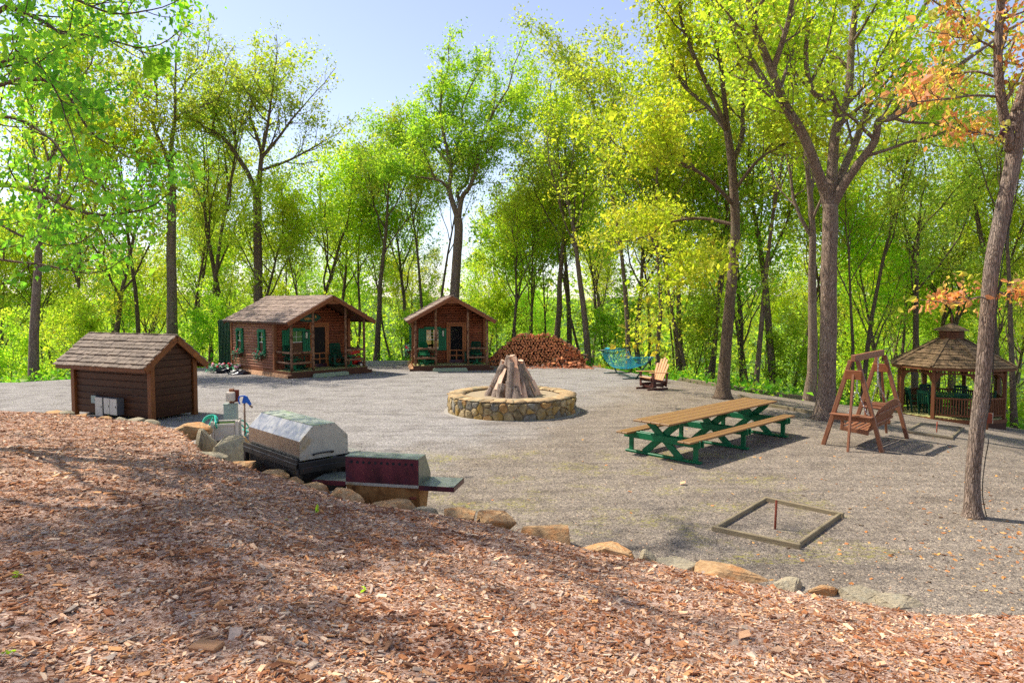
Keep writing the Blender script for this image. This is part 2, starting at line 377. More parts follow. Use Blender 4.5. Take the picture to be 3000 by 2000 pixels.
def leaf_mat(name, tr=.6, rand=.25):
    T = NT(name)
    a = T.mix(1., T.n('ShaderNodeVertexColor', layer_name='col').outputs[0], (1.02, 1.04, 1.0, 1), 'MULTIPLY')
    r = T.n('ShaderNodeObjectInfo').outputs['Random']
    col = T.n('ShaderNodeHueSaturation', {'Color': a, 'Hue': T.math('ADD', T.math('MULTIPLY', r, .03), .482), 'Value': T.math('ADD', T.math('MULTIPLY', r, rand), 1 - rand / 2)}).outputs[0]
    p = T.n('ShaderNodeBsdfPrincipled', {'Base Color': col, 'Roughness': .5, 'Specular IOR Level': .25})
    tl = T.n('ShaderNodeBsdfTranslucent', {'Color': T.mix(1., col, (1.72, 1.72, .8, 1), 'MULTIPLY')})
    return T.finish(T.n('ShaderNodeMixShader', {0: tr, 1: p.outputs[0], 2: tl.outputs[0]}).outputs[0])
M['leaf'] = leaf_mat('leaf')
def vcol_mat(name, rough=.85, scale=60, bump=.3):
    T = NT(name); a = T.n('ShaderNodeVertexColor', layer_name='col').outputs[0]
    n = T.noise(T.coord(True), scale, 3)
    col = T.mix(1., a, T.ramp(n, [(.3, (.75, .75, .75, 1)), (.7, (1.1, 1.1, 1.1, 1))]), 'MULTIPLY')
    b = T.n('ShaderNodeBump', {'Strength': bump, 'Distance': .004, 'Height': n})
    return T.finish(T.n('ShaderNodeBsdfPrincipled', {'Base Color': col, 'Roughness': rough, 'Specular IOR Level': .2, 'Normal': b.outputs[0]}).outputs[0])
M['chips'] = vcol_mat('wood_chip'); M['pebble'] = vcol_mat('pebble', .9)

def gravel_mat():
    T = NT('gravel'); v = T.coord(True)
    a = T.n('ShaderNodeTexVoronoi', {'Vector': v, 'Scale': 75., 'Randomness': 1.})
    b2 = T.n('ShaderNodeTexVoronoi', {'Vector': v, 'Scale': 30., 'Randomness': 1.})
    ca = T.n('ShaderNodeSeparateColor', {0: a.outputs['Color']}).outputs[0]; cb = T.n('ShaderNodeSeparateColor', {0: b2.outputs['Color']}).outputs[1]
    t = T.math('ADD', T.math('MULTIPLY', ca, .62), T.math('MULTIPLY', cb, .38))
    grey = T.ramp(t, [(.1, H('#635f5a')), (.5, H('#8f8983')), (.92, H('#b5aea7'))])
    tan = T.ramp(t, [(.1, H('#50473f')), (.45, H('#7f7468')), (.75, H('#948878')), (.95, H('#bda98f'))])
    s = T.n('ShaderNodeSeparateXYZ', {0: v})
    big = T.noise(v, .35, 4, .6)
    line = T.math('SUBTRACT', s.outputs[0], T.math('ADD', T.math('MULTIPLY', s.outputs[1], .5), -8.6))
    mk = T.math('ADD', T.math('MULTIPLY', line, .16), T.math('ADD', big, 0.))
    col = T.mix(T.ramp(mk, [(.3, (0, 0, 0, 1)), (.75, (1, 1, 1, 1))]), grey, tan)
    dirt = T.noise(v, 1.1, 6, .68)
    col = T.mix(1., col, T.ramp(dirt, [(.28, (.66, .64, .62, 1)), (.5, (1, 1, 1, 1)), (.72, (1.12, 1.12, 1.12, 1))]), 'MULTIPLY')
    # wheel and rake streaks running across the yard
    st = T.noise(T.coord(True, (.25, 2.6, 1)), 1.5, 4, .6)
    col = T.mix(1., col, T.ramp(st, [(.3, (.74, .74, .75, 1)), (.55, (1.04, 1.04, 1.04, 1))]), 'MULTIPLY')
    # wheel ruts sweeping round the fire pit
    ctr = T.n('ShaderNodeVectorMath', {0: v, 1: (-2.0, 21.0, 0.0)}, operation='SUBTRACT').outputs[0]
    rad = T.math('ADD', T.n('ShaderNodeVectorMath', {0: ctr}, operation='LENGTH').outputs['Value'], T.math('MULTIPLY', T.noise(v, .22, 3, .5), 3.))
    rut = T.noise(T.n('ShaderNodeCombineXYZ', {0: rad}).outputs[0], 2.6, 4, .75)
    col = T.mix(T.math('MULTIPLY', T.noise(v, .5, 2, .5), .9), col, T.mix(1., col, T.ramp(rut, [(.36, (.68, .68, .69, 1)), (.5, (1, 1, 1, 1)), (.66, (1.1, 1.1, 1.1, 1))]), 'MULTIPLY'))
    # moss patches
    ms = T.noise(v, .9, 5, .7); fine = T.noise(v, 14, 3, .6)
    near = T.math('MULTIPLY', T.math('LESS_THAN', T.math('ABSOLUTE', T.math('SUBTRACT', s.outputs[1], 11.2)), 3.2), T.math('LESS_THAN', T.math('ABSOLUTE', T.math('SUBTRACT', s.outputs[0], 0.)), 5.))
    mm = T.math('MULTIPLY', T.math('MULTIPLY', T.ramp(ms, [(.5, (0, 0, 0, 1)), (.64, (1, 1, 1, 1))]), T.ramp(fine, [(.45, (0, 0, 0, 1)), (.6, (1, 1, 1, 1))])), T.math('MULTIPLY', near, .6))
    col = T.mix(mm, col, H('#9c9530'))
    hgt = T.math('ADD', T.math('MULTIPLY', T.math('SUBTRACT', 1., a.outputs['Distance']), .6), T.math('MULTIPLY', dirt, .5))
    b = T.n('ShaderNodeBump', {'Strength': .8, 'Distance': .018, 'Height': hgt})
    return T.finish(T.n('ShaderNodeBsdfPrincipled', {'Base Color': col, 'Roughness': .95, 'Specular IOR Level': .15, 'Normal': b.outputs[0]}).outputs[0])
M['gravel'] = gravel_mat()
def mulch_mat():
    T = NT('mulch_bed'); v = T.coord(True)
    ve = T.n('ShaderNodeVectorMath', {0: v, 1: T.n('ShaderNodeVectorMath', {0: T.n('ShaderNodeTexNoise', {'Vector': v, 'Scale': 6.}).outputs[1], 1: (.25, .25, .25)}, operation='MULTIPLY').outputs[0]}, operation='ADD').outputs[0]
    vs = T.n('ShaderNodeVectorMath', {0: ve, 1: (1, 2.2, 1)}, operation='MULTIPLY').outputs[0]
    a = T.n('ShaderNodeTexVoronoi', {'Vector': vs, 'Scale': 24., 'Randomness': 1.}); c = T.n('ShaderNodeTexVoronoi', {'Vector': vs, 'Scale': 60., 'Randomness': 1.})
    t = T.math('ADD', T.math('MULTIPLY', T.n('ShaderNodeSeparateColor', {0: a.outputs['Color']}).outputs[0], .5), T.math('MULTIPLY', T.n('ShaderNodeSeparateColor', {0: c.outputs['Color']}).outputs[0], .5))
    col = T.ramp(t, [(.1, H('#624434')), (.3, H('#8f6b56')), (.5, H('#b18f79')), (.7, H('#c3a895')), (.95, H('#d6c0ae'))])
    big = T.noise(v, 1.4, 5, .65)
    col = T.mix(1., col, T.ramp(big, [(.32, (.8, .74, .7, 1)), (.62, (1.05, 1.02, 1, 1))]), 'MULTIPLY')
    b = T.n('ShaderNodeBump', {'Strength': .8, 'Distance': .02, 'Height': t})
    return T.finish(T.n('ShaderNodeBsdfPrincipled', {'Base Color': col, 'Roughness': .95, 'Specular IOR Level': .15, 'Normal': b.outputs[0]}).outputs[0])
M['mulch'] = mulch_mat()
def floor_mat():
    T = NT('forest_floor'); v = T.coord(True)
    n = T.noise(v, 1.2, 8, .7); n2 = T.noise(v, .05, 6, .7)
    col = T.ramp(n, [(.3, H('#26361a')), (.5, H('#3a5222')), (.7, H('#52682e'))])
    col = T.mix(T.ramp(n2, [(.45, (0, 0, 0, 1)), (.65, (.6, .6, .6, 1))]), col, H('#33502e'))
    b = T.n('ShaderNodeBump', {'Strength': 1., 'Distance': .4, 'Height': n})
    return T.finish(T.n('ShaderNodeBsdfPrincipled', {'Base Color': col, 'Roughness': .95, 'Specular IOR Level': .1, 'Normal': b.outputs[0]}).outputs[0])
M['floor'] = floor_mat()
# ---------------------------------------------------------------- ground
CEN = (0.0, 18.0)
PAD = [(-60, 22), (-40, 27), (-21, 28.2), (-19, 30), (-17, 36), (-13, 40.5), (-8.6, 42), (-4, 42), (0, 41.5), (4.6, 38), (7.4, 31.5), (9.9, 27.6), (12.5, 27.6), (16, 31.5), (20, 33), (24, 29), (27, 24), (33, 18), (60, 5), (60, -40), (-60, -40)]
def pad_r(th):
    dx, dy = math.cos(th), math.sin(th); best = None
    for (x0, y0), (x1, y1) in zip(PAD, PAD[1:] + PAD[:1]):
        x0 -= CEN[0]; x1 -= CEN[0]; y0 -= CEN[1]; y1 -= CEN[1]
        ex, ey = x1 - x0, y1 - y0; den = dx * ey - dy * ex
        if abs(den) < 1e-9: continue
        t = (x0 * ey - y0 * ex) / den; u = (x0 * dy - y0 * dx) / den
        if t > 0 and -1e-6 <= u <= 1 + 1e-6: best = t if best is None else min(best, t)
    return best or 40
def fbm(x, y):
    return math.sin(x * .013 + 1.3) * math.cos(y * .011 - .4) + .5 * math.sin(x * .031 + y * .017) + .25 * math.sin(x * .07 - y * .05)
def sstep(a, b, x):
    t = min(1, max(0, (x - a) / (b - a))); return t * t * (3 - 2 * t)
_prc = {}
def pad_rc(th):
    k = round(th * 200)
    if k not in _prc: _prc[k] = pad_r(k / 200)
    return _prc[k]
def terr(x, y):
    dx, dy = x - CEN[0], y - CEN[1]; r = math.hypot(dx, dy); th = math.atan2(dy, dx)
    Rb = pad_rc(th); d = r - Rb
    if d <= 0: return hpad(x, y) - .12
    ze = hpad(CEN[0] + Rb * math.cos(th), CEN[1] + Rb * math.sin(th)) - .12
    back = 1 - sstep(-5, 12, y)
    drop = -.26 * d if d < 30 else -7.8 - 9 * (1 - math.exp(-(d - 30) / 60))
    far = sstep(250, 900, r) * (24 + 7 * fbm(x, y)) + sstep(60, 200, r) * 2 * fbm(x * 2, y * 2)
    return ze + (drop + far) * (1 - back) + back * min(.08 * d, 8)
rs = list(np.arange(0, 66, 2.2)) + [66 * 1.09 ** k for k in range(1, 48)]
na = 240; V = []; Fc = []
for i, r in enumerate(rs):
    for k in range(na):
        a = 2 * math.pi * k / na; x = CEN[0] + r * math.cos(a); y = CEN[1] + r * math.sin(a)
        V.append((x, y, terr(x, y)))
for i in range(len(rs) - 1):
    for k in range(na):
        k2 = (k + 1) % na; Fc.append((i * na + k, (i + 1) * na + k, (i + 1) * na + k2, i * na + k2))
m = MB(); m.addarr(V, Fc); kind(m.build('forest_floor', M['floor'], smooth=True), 'structure')
na, nr = 360, 44; V = []; Fc = []
for i in range(nr + 1):
    for k in range(na):
        a = 2 * math.pi * k / na; r = pad_r(a) * (i / nr) * (1 + (.012 * math.sin(a * 31) + .01 * math.sin(a * 57 + 1) if i == nr else 0)); x = CEN[0] + r * math.cos(a); y = CEN[1] + r * math.sin(a)
        V.append((x, y, hpad(x, y) - (.1 if i == nr else 0)))
for i in range(nr):
    for k in range(na):
        k2 = (k + 1) % na; Fc.append((i * na + k, (i + 1) * na + k, (i + 1) * na + k2, i * na + k2))
m = MB(); m.addarr(V, Fc); kind(m.build('gravel_yard', M['gravel'], smooth=True), 'structure')

# mulch bank: a ruled slope falling from where the photographer stands to the line of stones
EDGE_PX = [(-60, 1199, .38), (0, 1202, .38), (180, 1212, .36), (300, 1226, .36), (430, 1236, .38), (530, 1262, .5), (600, 1330, .62), (660, 1348, .66), (760, 1380, .66), (880, 1415, .64), (1000, 1462, .55), (1120, 1484, .5), (1240, 1497, .42), (1400, 1528, .32), (1640, 1588, .22), (1760, 1618, .18), (1900, 1642, .14), (2060, 1680, .11), (2300, 1728, .08), (2500, 1762, .06), (2720, 1800, .04), (3000, 1802, .04), (3100, 1800, .04)]
EDGE = [tuple(PZ(a, b, c)) for a, b, c in EDGE_PX]
EDGE = [(-24, 14, .7), (-19, 17.3, .45)] + EDGE + [(9, 6.6, .05), (16, 4, .2), (22, 0, .5), (22, -14, 1.6), (0, -16, 2.2), (-24, -14, 1.8), (-26, 2, 1.2)]
APEX = (0.0, -0.6, 1.52)
def edge_at(th):
    dx, dy = math.cos(th), math.sin(th)
    for (x0, y0, z0), (x1, y1, z1) in zip(EDGE, EDGE[1:] + EDGE[:1]):
        x0 -= APEX[0]; x1 -= APEX[0]; y0 -= APEX[1]; y1 -= APEX[1]
        ex, ey = x1 - x0, y1 - y0; den = dx * ey - dy * ex
        if abs(den) < 1e-9: continue
        t = (x0 * ey - y0 * ex) / den; u = (x0 * dy - y0 * dx) / den
        if t > 0 and -1e-6 <= u <= 1 + 1e-6: return t, z0 + (z1 - z0) * u
    return 15, 1.
NTH = 720
ET = np.array([edge_at(2 * math.pi * k / NTH) for k in range(NTH)])
def bump2(x, y): return .035 * math.sin(x * 1.7 + .6 * y) * math.cos(y * 1.3 - .5 * x) + .02 * math.sin(x * 4.1 + 2 * y) + .012 * math.sin(3 * x - 6.3 * y)
def mulch_z(x, y):
    dx, dy = x - APEX[0], y - APEX[1]; r = math.hypot(dx, dy); a = (math.atan2(dy, dx) / (2 * math.pi) * NTH) % NTH
    i = int(a); f = a - i; re, ze = ET[i] * (1 - f) + ET[(i + 1) % NTH] * f
    s = r / re
    if s > 1.0: return None
    return ze + (APEX[2] - ze) * (1 - s) + bump2(x, y) * min(1, (1 - s) * 8)
V = []; Fc = []; nr = 60
for i in range(nr + 3):
    for k in range(NTH):
        a = 2 * math.pi * k / NTH; s = min(i / nr, 1) if i <= nr else 1 + .012 * (i - nr)
        r = ET[k][0] * min(s, 1); x = APEX[0] + r * math.cos(a); y = APEX[1] + r * math.sin(a)
        z = mulch_z(x, y) if s < 1 else ET[k][1] - (0 if i == nr else .06 if i == nr + 1 else 2.2)
        if s > 1: r = ET[k][0] + .05 * (i - nr); x = APEX[0] + r * math.cos(a); y = APEX[1] + r * math.sin(a)
        if z is None: z = ET[k][1]
        V.append((x, y, z))
for i in range(nr + 2):
    for k in range(NTH):
        k2 = (k + 1) % NTH; Fc.append((i * NTH + k, (i + 1) * NTH + k, (i + 1) * NTH + k2, i * NTH + k2))
m = MB(); m.addarr(V, Fc); kind(m.build('mulch_bank', M['mulch'], smooth=True), 'structure')

def chip_field(name, P, Ls, ratio, cols, seed, mat, thick=(.002, .007), tilt=.3, label=None, lift=.0):
    """small splintered slabs lying on the ground: 8 corners, five faces each"""
    q = np.random.default_rng(seed); n = len(P); P = np.asarray(P)
    a = q.uniform(0, 2 * math.pi, n); X = np.stack([np.cos(a), np.sin(a), q.normal(0, tilt * .7, n)], 1); X /= np.linalg.norm(X, axis=1)[:, None]
    Nn = np.stack([q.normal(0, tilt, n), q.normal(0, tilt, n), np.ones(n)], 1); Y = np.cross(Nn, X); Y /= np.linalg.norm(Y, axis=1)[:, None]; Z = np.cross(X, Y)
    W = Ls * ratio; Tk = q.uniform(*thick, n) * (Ls / .045) ** .5
    V = np.zeros((n, 8, 3)); c = 0
    for tz in (0, 1):
        for sx, sy in ((-1, -1), (1, -1), (1, 1), (-1, 1)):
            jl = q.uniform(.55, 1.0, n); jw = q.uniform(.35, 1.0, n)
            V[:, c] = P + X * (sx * Ls * .5 * jl)[:, None] + Y * (sy * W * .5 * jw)[:, None] + Z * ((tz * 1.3 - .3) * Tk + lift)[:, None]; c += 1
    fs = np.array([(4, 5, 6, 7), (0, 1, 5, 4), (1, 2, 6, 5), (2, 3, 7, 6), (3, 0, 4, 7)])
    Fs = (np.arange(n)[:, None, None] * 8 + fs[None]).reshape(-1, 4)
    m = MB(); m.addarr(V.reshape(-1, 3), Fs)
    ci = q.integers(0, len(cols), n)
    if len(cols) > 16:   # bark-rich dark patches and bleached patches
        pn = np.sin(P[:, 0] * 1.9 + 1.1 * np.sin(P[:, 1] * 1.3)) * np.cos(P[:, 1] * 2.3 + np.sin(P[:, 0] * 2.1)) + .5 * np.sin(P[:, 0] * 5.3 + P[:, 1] * 4.1); dk = (q.random(n) < np.clip(pn * .9, 0, .75)); ci = np.where(dk, q.integers(4, 8, n), ci)
    cc = np.asarray(cols)[ci] * q.uniform(.75, 1.15, (n, 1)); cc = cc * (np.array([1.44, 1.37, 1.36, 1]) if len(cols) > 16 else 1); cc[:, 3] = 1
    m.c.append(np.repeat(cc, 8, axis=0))
    o = m.build(name, mat); kind(o, 'stuff', label); return o
q = np.random.default_rng(3)
NCH = 200000
th = R(90) - q.uniform(R(-44), R(41), NCH); u = q.uniform(0, 1, NCH)
r0, r1, e = 2.9, 21.0, 0.75
rr = (r0 ** e + u * (r1 ** e - r0 ** e)) ** (1 / e)
P = []; Ls = []
for t, r in zip(th, rr):
    x, y = r * math.cos(t), r * math.sin(t); z = mulch_z(x, y)
    if z is None: continue
    P.append((x, y, z + rnd.uniform(-.004, .012))); Ls.append(min(.13, rnd.lognormvariate(math.log(.0235), .6) * (1 + .05 * max(0, r - 5))))
CH = [H(c) for c in ('#c39d7a', '#b88e6a', '#ab805c', '#cbaa86', '#9c6f4a', '#91613d', '#7c5136', '#684531', '#978776', '#a89681', '#85796c', '#b5a08a', '#b48456', '#d2b898', '#77583f', '#8f5c3b', '#c09c7a', '#ab835f')]
chip_field('wood_chips', P, np.array(Ls), q.uniform(.16, .55, len(P)), CH, 4, M['chips'], label='loose shredded wood chips covering the mulch bank')
# pebbles and fallen leaves on the near gravel
P = []; 
for _ in range(12000):
    y = 6.2 + 9 * rnd.random() ** 1.5; x = rnd.uniform(-.45, .82) * y
    if mulch_z(x, y) is None: P.append((x, y, hpad(x, y) - .001))
PB = [H(c) for c in ('#8d8478', '#a89b8a', '#b7a48a', '#756a5c', '#c8b79c', '#9a8a78', '#cfa987', '#6a6259')]
chip_field('loose_pebbles', P, q.uniform(.012, .03, len(P)), q.uniform(.6, 1, len(P)), PB, 5, M['pebble'], (.004, .009), .25, label='loose pebbles strewn over the near gravel')
P = []
for _ in range(750):
    c = rnd.random()
    if c < .5: x, y = rnd.gauss(6.3, 1.3), rnd.gauss(7.6, .9)
    elif c < .8: x, y = rnd.gauss(7.6, 1.6), rnd.gauss(9.7, 1.4)
    else: x, y = rnd.uniform(-1, 12), rnd.uniform(7.5, 17)
    if mulch_z(x, y) is None: P.append((x, y, hpad(x, y) + .003))
chip_field('leaf_litter', P, q.uniform(.025, .075, len(P)), q.uniform(.5, .9, len(P)), [H(c) for c in ('#c98a4a', '#d9a35c', '#b5733c', '#cda066', '#a8895f', '#d08a55')], 6, M['chips'], (.001, .003), .35, label='fallen orange leaf bits on the gravel by the leaning tree')

# ---------------------------------------------------------------- trees
PAL = {
    'olive': [H('#a0b04c'), H('#95ab46'), H('#a9b254'), H('#9ab44a'), H('#a6ad50')],
    'yellow': [H('#b3c444'), H('#a8c03c'), H('#bdc64e'), H('#9cb83a'), H('#b3b848')],
    'green': [H('#97b842'), H('#8aae3e'), H('#a3c048'), H('#7fa53c'), H('#abbe4c')],
    'bronze': [H('#9cae54'), H('#a2ae58'), H('#94aa4e'), H('#a8ab58'), H('#98b054')],
    'lime': [H('#a6c742'), H('#9abf3e'), H('#b3cd4a'), H('#8fb43c'), H('#bccd52')],
    'orange': [H('#e0ad80'), H('#d9a274'), H('#d6986c'), H('#cdb468'), H('#b3b552'), H('#b8bd5a'), H('#e3b88c')],
    'beech': [H('#7fab3c'), H('#6e9f38'), H('#8cb640'), H('#629236'), H('#9abd46')],
    'deep': [H('#5e9a2c'), H('#6cab30'), H('#4f8a2a'), H('#7cb53a')],
}
class Tree:
    def __init__(s, seed, pal, leaf=.17, per=34, scat=.3, maxlev=3, n=(6, 6, 5), ratio=(.55, .55, .5), ang=(28, 62), wob=.16, trop=.1, shape=0, tw=1.0):
        s.q = np.random.default_rng(seed); s.pal = np.array(PAL[pal]); s.leaf = leaf; s.per = per; s.scat = scat; s.maxlev = maxlev
        s.n = n; s.ratio = ratio; s.ang = ang; s.wob = wob; s.trop = trop; s.w = MB(); s.LP = []; s.LC = []; s.shape = shape; s.tw = tw; s.az = s.q.uniform(0, 6)
    def rad(s, r0, r1, n): return r0 + (r1 - r0) * np.linspace(0, 1, n) ** .8
    def limb(s, pts, r0, r1, lev):
        pts = np.asarray([tuple(p) for p in pts]); s.w.tube(pts, s.rad(r0, r1, len(pts)), (12, 7, 5, 4, 3)[min(lev, 4)], True)
        L = np.linalg.norm(np.diff(pts, axis=0), axis=1).sum(); return pts, L
    def grow(s, p, d, L, r, lev):
        q = s.q; n = (7, 6, 5, 4, 4)[min(lev, 4)]; pts = [np.array(p)]; d = np.array(d, float)
        for i in range(n):
            d = d + q.normal(0, s.wob, 3) + np.array([0, 0, s.trop * (1 if lev < 3 else .3)]); d /= np.linalg.norm(d); pts.append(pts[-1] + d * L / n)
        pts = np.array(pts); r1 = max(r * .35, .006)
        if r > .011 or lev < s.maxlev: s.w.tube(pts, s.rad(r, r1, n + 1), (12, 7, 5, 4, 3)[min(lev, 4)], False)
        if lev < s.maxlev: s.spawn(pts, r, r1, lev, L, .22)
        if lev >= s.maxlev - 1: s.leaves(pts, lev)
    def spawn(s, pts, r0, r1, lev, L, fr0, n=None, Lk=None):
        q = s.q; n = n or s.n[lev]; m = len(pts) - 1
        for k in range(n):
            f = fr0 + (1 - fr0) * (k + q.uniform(.1, .9)) / n; f = min(f, .99); i = int(f * m); t = f * m - i
            p = pts[i] * (1 - t) + pts[i + 1] * t; tan = pts[i + 1] - pts[i]; tan /= np.linalg.norm(tan)
            s.az += 2.4 + q.normal(0, .5); a = math.radians(q.uniform(*s.ang))
            u = np.cross(tan, [.3, .2, .9]); u /= np.linalg.norm(u) + 1e-9; v = np.cross(tan, u)
            d = tan * math.cos(a) + (u * math.cos(s.az) + v * math.sin(s.az)) * math.sin(a)
            if d[2] < -.3: d[2] *= .3
            r = (r0 + (r1 - r0) * f ** .8) * q.uniform(.42, .65)
            l = (Lk or L) * s.ratio[lev] * (1 - .4 * f) * q.uniform(.7, 1.2)
            s.grow(p, d, l, max(r, .008), lev + 1)
    def leaves(s, pts, lev):
        q = s.q; k = int(s.per * (1 if lev == s.maxlev else .5) * q.uniform(.5, 1.3))
        if k < 1: return
        t = q.uniform(.25, 1.0, k) * (len(pts) - 1); i = np.minimum(t.astype(int), len(pts) - 2); f = (t - i)[:, None]
        P = pts[i] * (1 - f) + pts[i + 1] * f + q.normal(0, s.scat, (k, 3)) * np.array([1, 1, .75])
        s.LP.append(P); c = s.pal[q.integers(0, len(s.pal))] * q.uniform(.85, 1.1); s.LC.append(np.repeat(c[None], k, 0))
    def crown_mb(s, near=False, droop=0.):
        q = s.q; P = np.concatenate(s.LP); C = np.concatenate(s.LC); n = len(P)
        Nn = q.normal(0, 1, (n, 3)) + np.array([0, 0, .55]); Nn /= np.linalg.norm(Nn, axis=1)[:, None]
        X = np.cross(Nn, q.normal(0, 1, (n, 3))); X[:, 2] -= droop; X /= np.linalg.norm(X, axis=1)[:, None]; Y = np.cross(Nn, X); Y /= np.linalg.norm(Y, axis=1)[:, None]; Nn = np.cross(X, Y)
        sz = s.leaf * q.lognormal(-.04, .42, n); l = sz[:, None]; w = l * q.uniform(.2, .34, (n, 1)) if near else l * q.uniform(.27, .42, (n, 1)); fold = l * q.uniform(.03, .22, (n, 1))
        if near:
            V = np.stack([P, P + X * l * .3 + Y * w + Nn * fold, P + X * l * .72 + Y * w * .75 + Nn * fold * .7, P + X * l - Nn * fold, P + X * l * .72 - Y * w * .75 + Nn * fold * .7, P + X * l * .3 - Y * w + Nn * fold, P + X * l * .55], 1)
            fs = np.array([(0, 6, 2, 1), (0, 5, 4, 6)]); f3 = np.array([(6, 3, 2), (6, 4, 3)]); kv = 7
        else:
            V = np.stack([P, P + X * l * .5 + Y * w + Nn * fold, P + X * l, P + X * l * .5 - Y * w + Nn * fold], 1); f3 = np.array([(0, 2, 1), (0, 3, 2)]); fs = None; kv = 4
        m = MB(); base = np.arange(n)[:, None, None] * kv
        m.v.append(V.reshape(-1, 3)); m.n = n * kv
        F3 = (base + f3[None]).reshape(-1, 3); m.f[3] = [(F3, np.zeros(len(F3), int))]
        if fs is not None: F4 = (base + fs[None]).reshape(-1, 4); m.f[4] = [(F4, np.zeros(len(F4), int))]
        C = C * q.uniform(.78, 1.18, (n, 1)) * np.where(q.random((n, 1)) < .08, np.array([[1.12, .9, .8, 1]]), 1); C[:, 3] = 1
        m.c.append(np.repeat(C, kv, 0)); return m
    def finish(s, name, label, loc, bark, near=False, droop=0., group=None, cat='tree'):
        t = thing(name, label, cat, loc, 0, group)
        s.w.build('trunk', bark, t, True)
        s.crown_mb(near, droop).build('crown', M['leaf'], t)
        return t
def auto_tree(seed, pal, Ht, r0, fork, nl, spread, leaf=.17, per=34, scat=.3, low=0, n=(6, 6, 5), lean=.03, wob=.16, limb=None):
    T = Tree(seed, pal, leaf, per, scat, 3, n, wob=wob); q = T.q
    pts = [np.zeros(3)]; d = np.array([q.normal(0, lean), q.normal(0, lean), 1.]); nn = 9; top = Ht * (fork + (1 - fork) * .55)
    for i in range(nn):
        d = d + q.normal(0, .045, 3) * np.array([1, 1, 0]); d[2] = 1; pts.append(pts[-1] + d / np.linalg.norm(d) * top / nn)
    pts = np.array(pts); rr = r0 * (1 - .72 * np.linspace(0, 1, nn + 1)); rr[0] *= 1.35
    T.w.tube(pts, rr, 10, False)
    az = q.uniform(0, 6)
    for k in range(nl):
        f = fork + (top / Ht - fork) * (k + q.uniform(.0, .6)) / nl; f = f / (top / Ht); i = min(int(f * nn), nn - 1); t = f * nn - i
        p = pts[i] * (1 - t) + pts[i + 1] * t; az += 2.3 + q.normal(0, .4); up = 1.1 + 1.3 * f
        d = np.array([math.cos(az) * spread, math.sin(az) * spread, up]); d /= np.linalg.norm(d)
        T.grow(p, d, (limb or Ht * .46) * q.uniform(.75, 1.15) * (1.15 - .45 * f), r0 * (1 - .72 * f) * q.uniform(.45, .7), 1)
    T.grow(pts[-1], (pts[-1] - pts[-2]) / np.linalg.norm(pts[-1] - pts[-2]), Ht - top, rr[-1], 1)
    for k in range(low):
        f = q.uniform(.12, fork / (top / Ht)); i = int(f * nn); p = pts[i]; az = q.uniform(0, 6.28)
        T.grow(p, np.array([math.cos(az), math.sin(az), .35]), Ht * .14, r0 * .14, 2)
    return T
def bush(seed, pal, Ht, leaf=.15, per=30):
    T = Tree(seed, pal, leaf, per, .22, 3, (4, 5, 5), ratio=(.6, .6, .5), ang=(25, 70), wob=.2); q = T.q
    for k in range(6):
        a = q.uniform(0, 6.28); d = np.array([math.cos(a) * .5, math.sin(a) * .5, 1.]); T.grow(np.array([math.cos(a) * .2, math.sin(a) * .2, -.1]), d / np.linalg.norm(d), Ht * q.uniform(.6, 1), .03, 1)
    return T
PROTO = {}
def proto(key, T, bark):
    PROTO[key] = (T.w.mesh(key + '_trunk', bark, True), T.crown_mb().mesh(key + '_crown', M['leaf']))
N3 = (6, 8, 8)
proto('oakA', auto_tree(11, 'olive', 19, .26, .42, 6, 1.15, .115, 32, .23, 0, N3), M['bark2'])
proto('oakB', auto_tree(12, 'bronze', 18, .24, .45, 6, 1.2, .11, 34, .2, 0, N3), M['bark2'])
proto('oakC', auto_tree(13, 'yellow', 20, .25, .38, 7, 1.0, .12, 32, .24, 0, N3), M['bark'])
proto('mapA', auto_tree(14, 'yellow', 17, .2, .36, 8, 1.05, .125, 27, .3, 2, N3), M['bark2'])
proto('mapB', auto_tree(15, 'green', 18, .22, .4, 8, 1.0, .125, 27, .3, 2, N3), M['bark2'])
proto('mapC', auto_tree(16, 'lime', 15, .16, .32, 8, 1.1, .125, 27, .3, 3, N3), M['bark'])
proto('slimA', auto_tree(17, 'yellow', 15, .12, .42, 7, .95, .12, 28, .26, 4, (5, 7, 7), .06), M['bark2'])
proto('slimB', auto_tree(18, 'lime', 11, .09, .34, 7, 1.2, .12, 19, .3, 4, (5, 6, 6), .08), M['bark2'])
proto('slimC', auto_tree(19, 'olive', 17, .14, .5, 6, .9, .115, 27, .24, 3, (5, 7, 7), .06), M['bark2'])
proto('sapA', auto_tree(20, 'lime', 6, .05, .15, 7, 1.3, .11, 26, .2, 0, (5, 6, 5), .1, .2, 2.6), M['bark2'])
proto('sapB', auto_tree(21, 'yellow', 7.5, .06, .15, 8, 1.3, .11, 26, .22, 0, (5, 6, 5), .1, .2, 3.0), M['bark2'])
proto('bushA', bush(22, 'lime', 2.6, .12, 34), M['bark2'])
proto('bushB', bush(23, 'yellow', 2.2, .12, 34), M['bark2'])
def place_tree(name, key, label, x, y, sc, rz, group, cat='tree', zoff=-.1):
    t = thing(name, label, cat, (x, y, terr(x, y) + zoff), rz, group); t.scale = (sc, sc, sc)
    for nm, me in zip(('trunk', 'crown'), PROTO[key]):
        o = bpy.data.objects.new(nm, me); COL.objects.link(o); o.parent = t
    return t
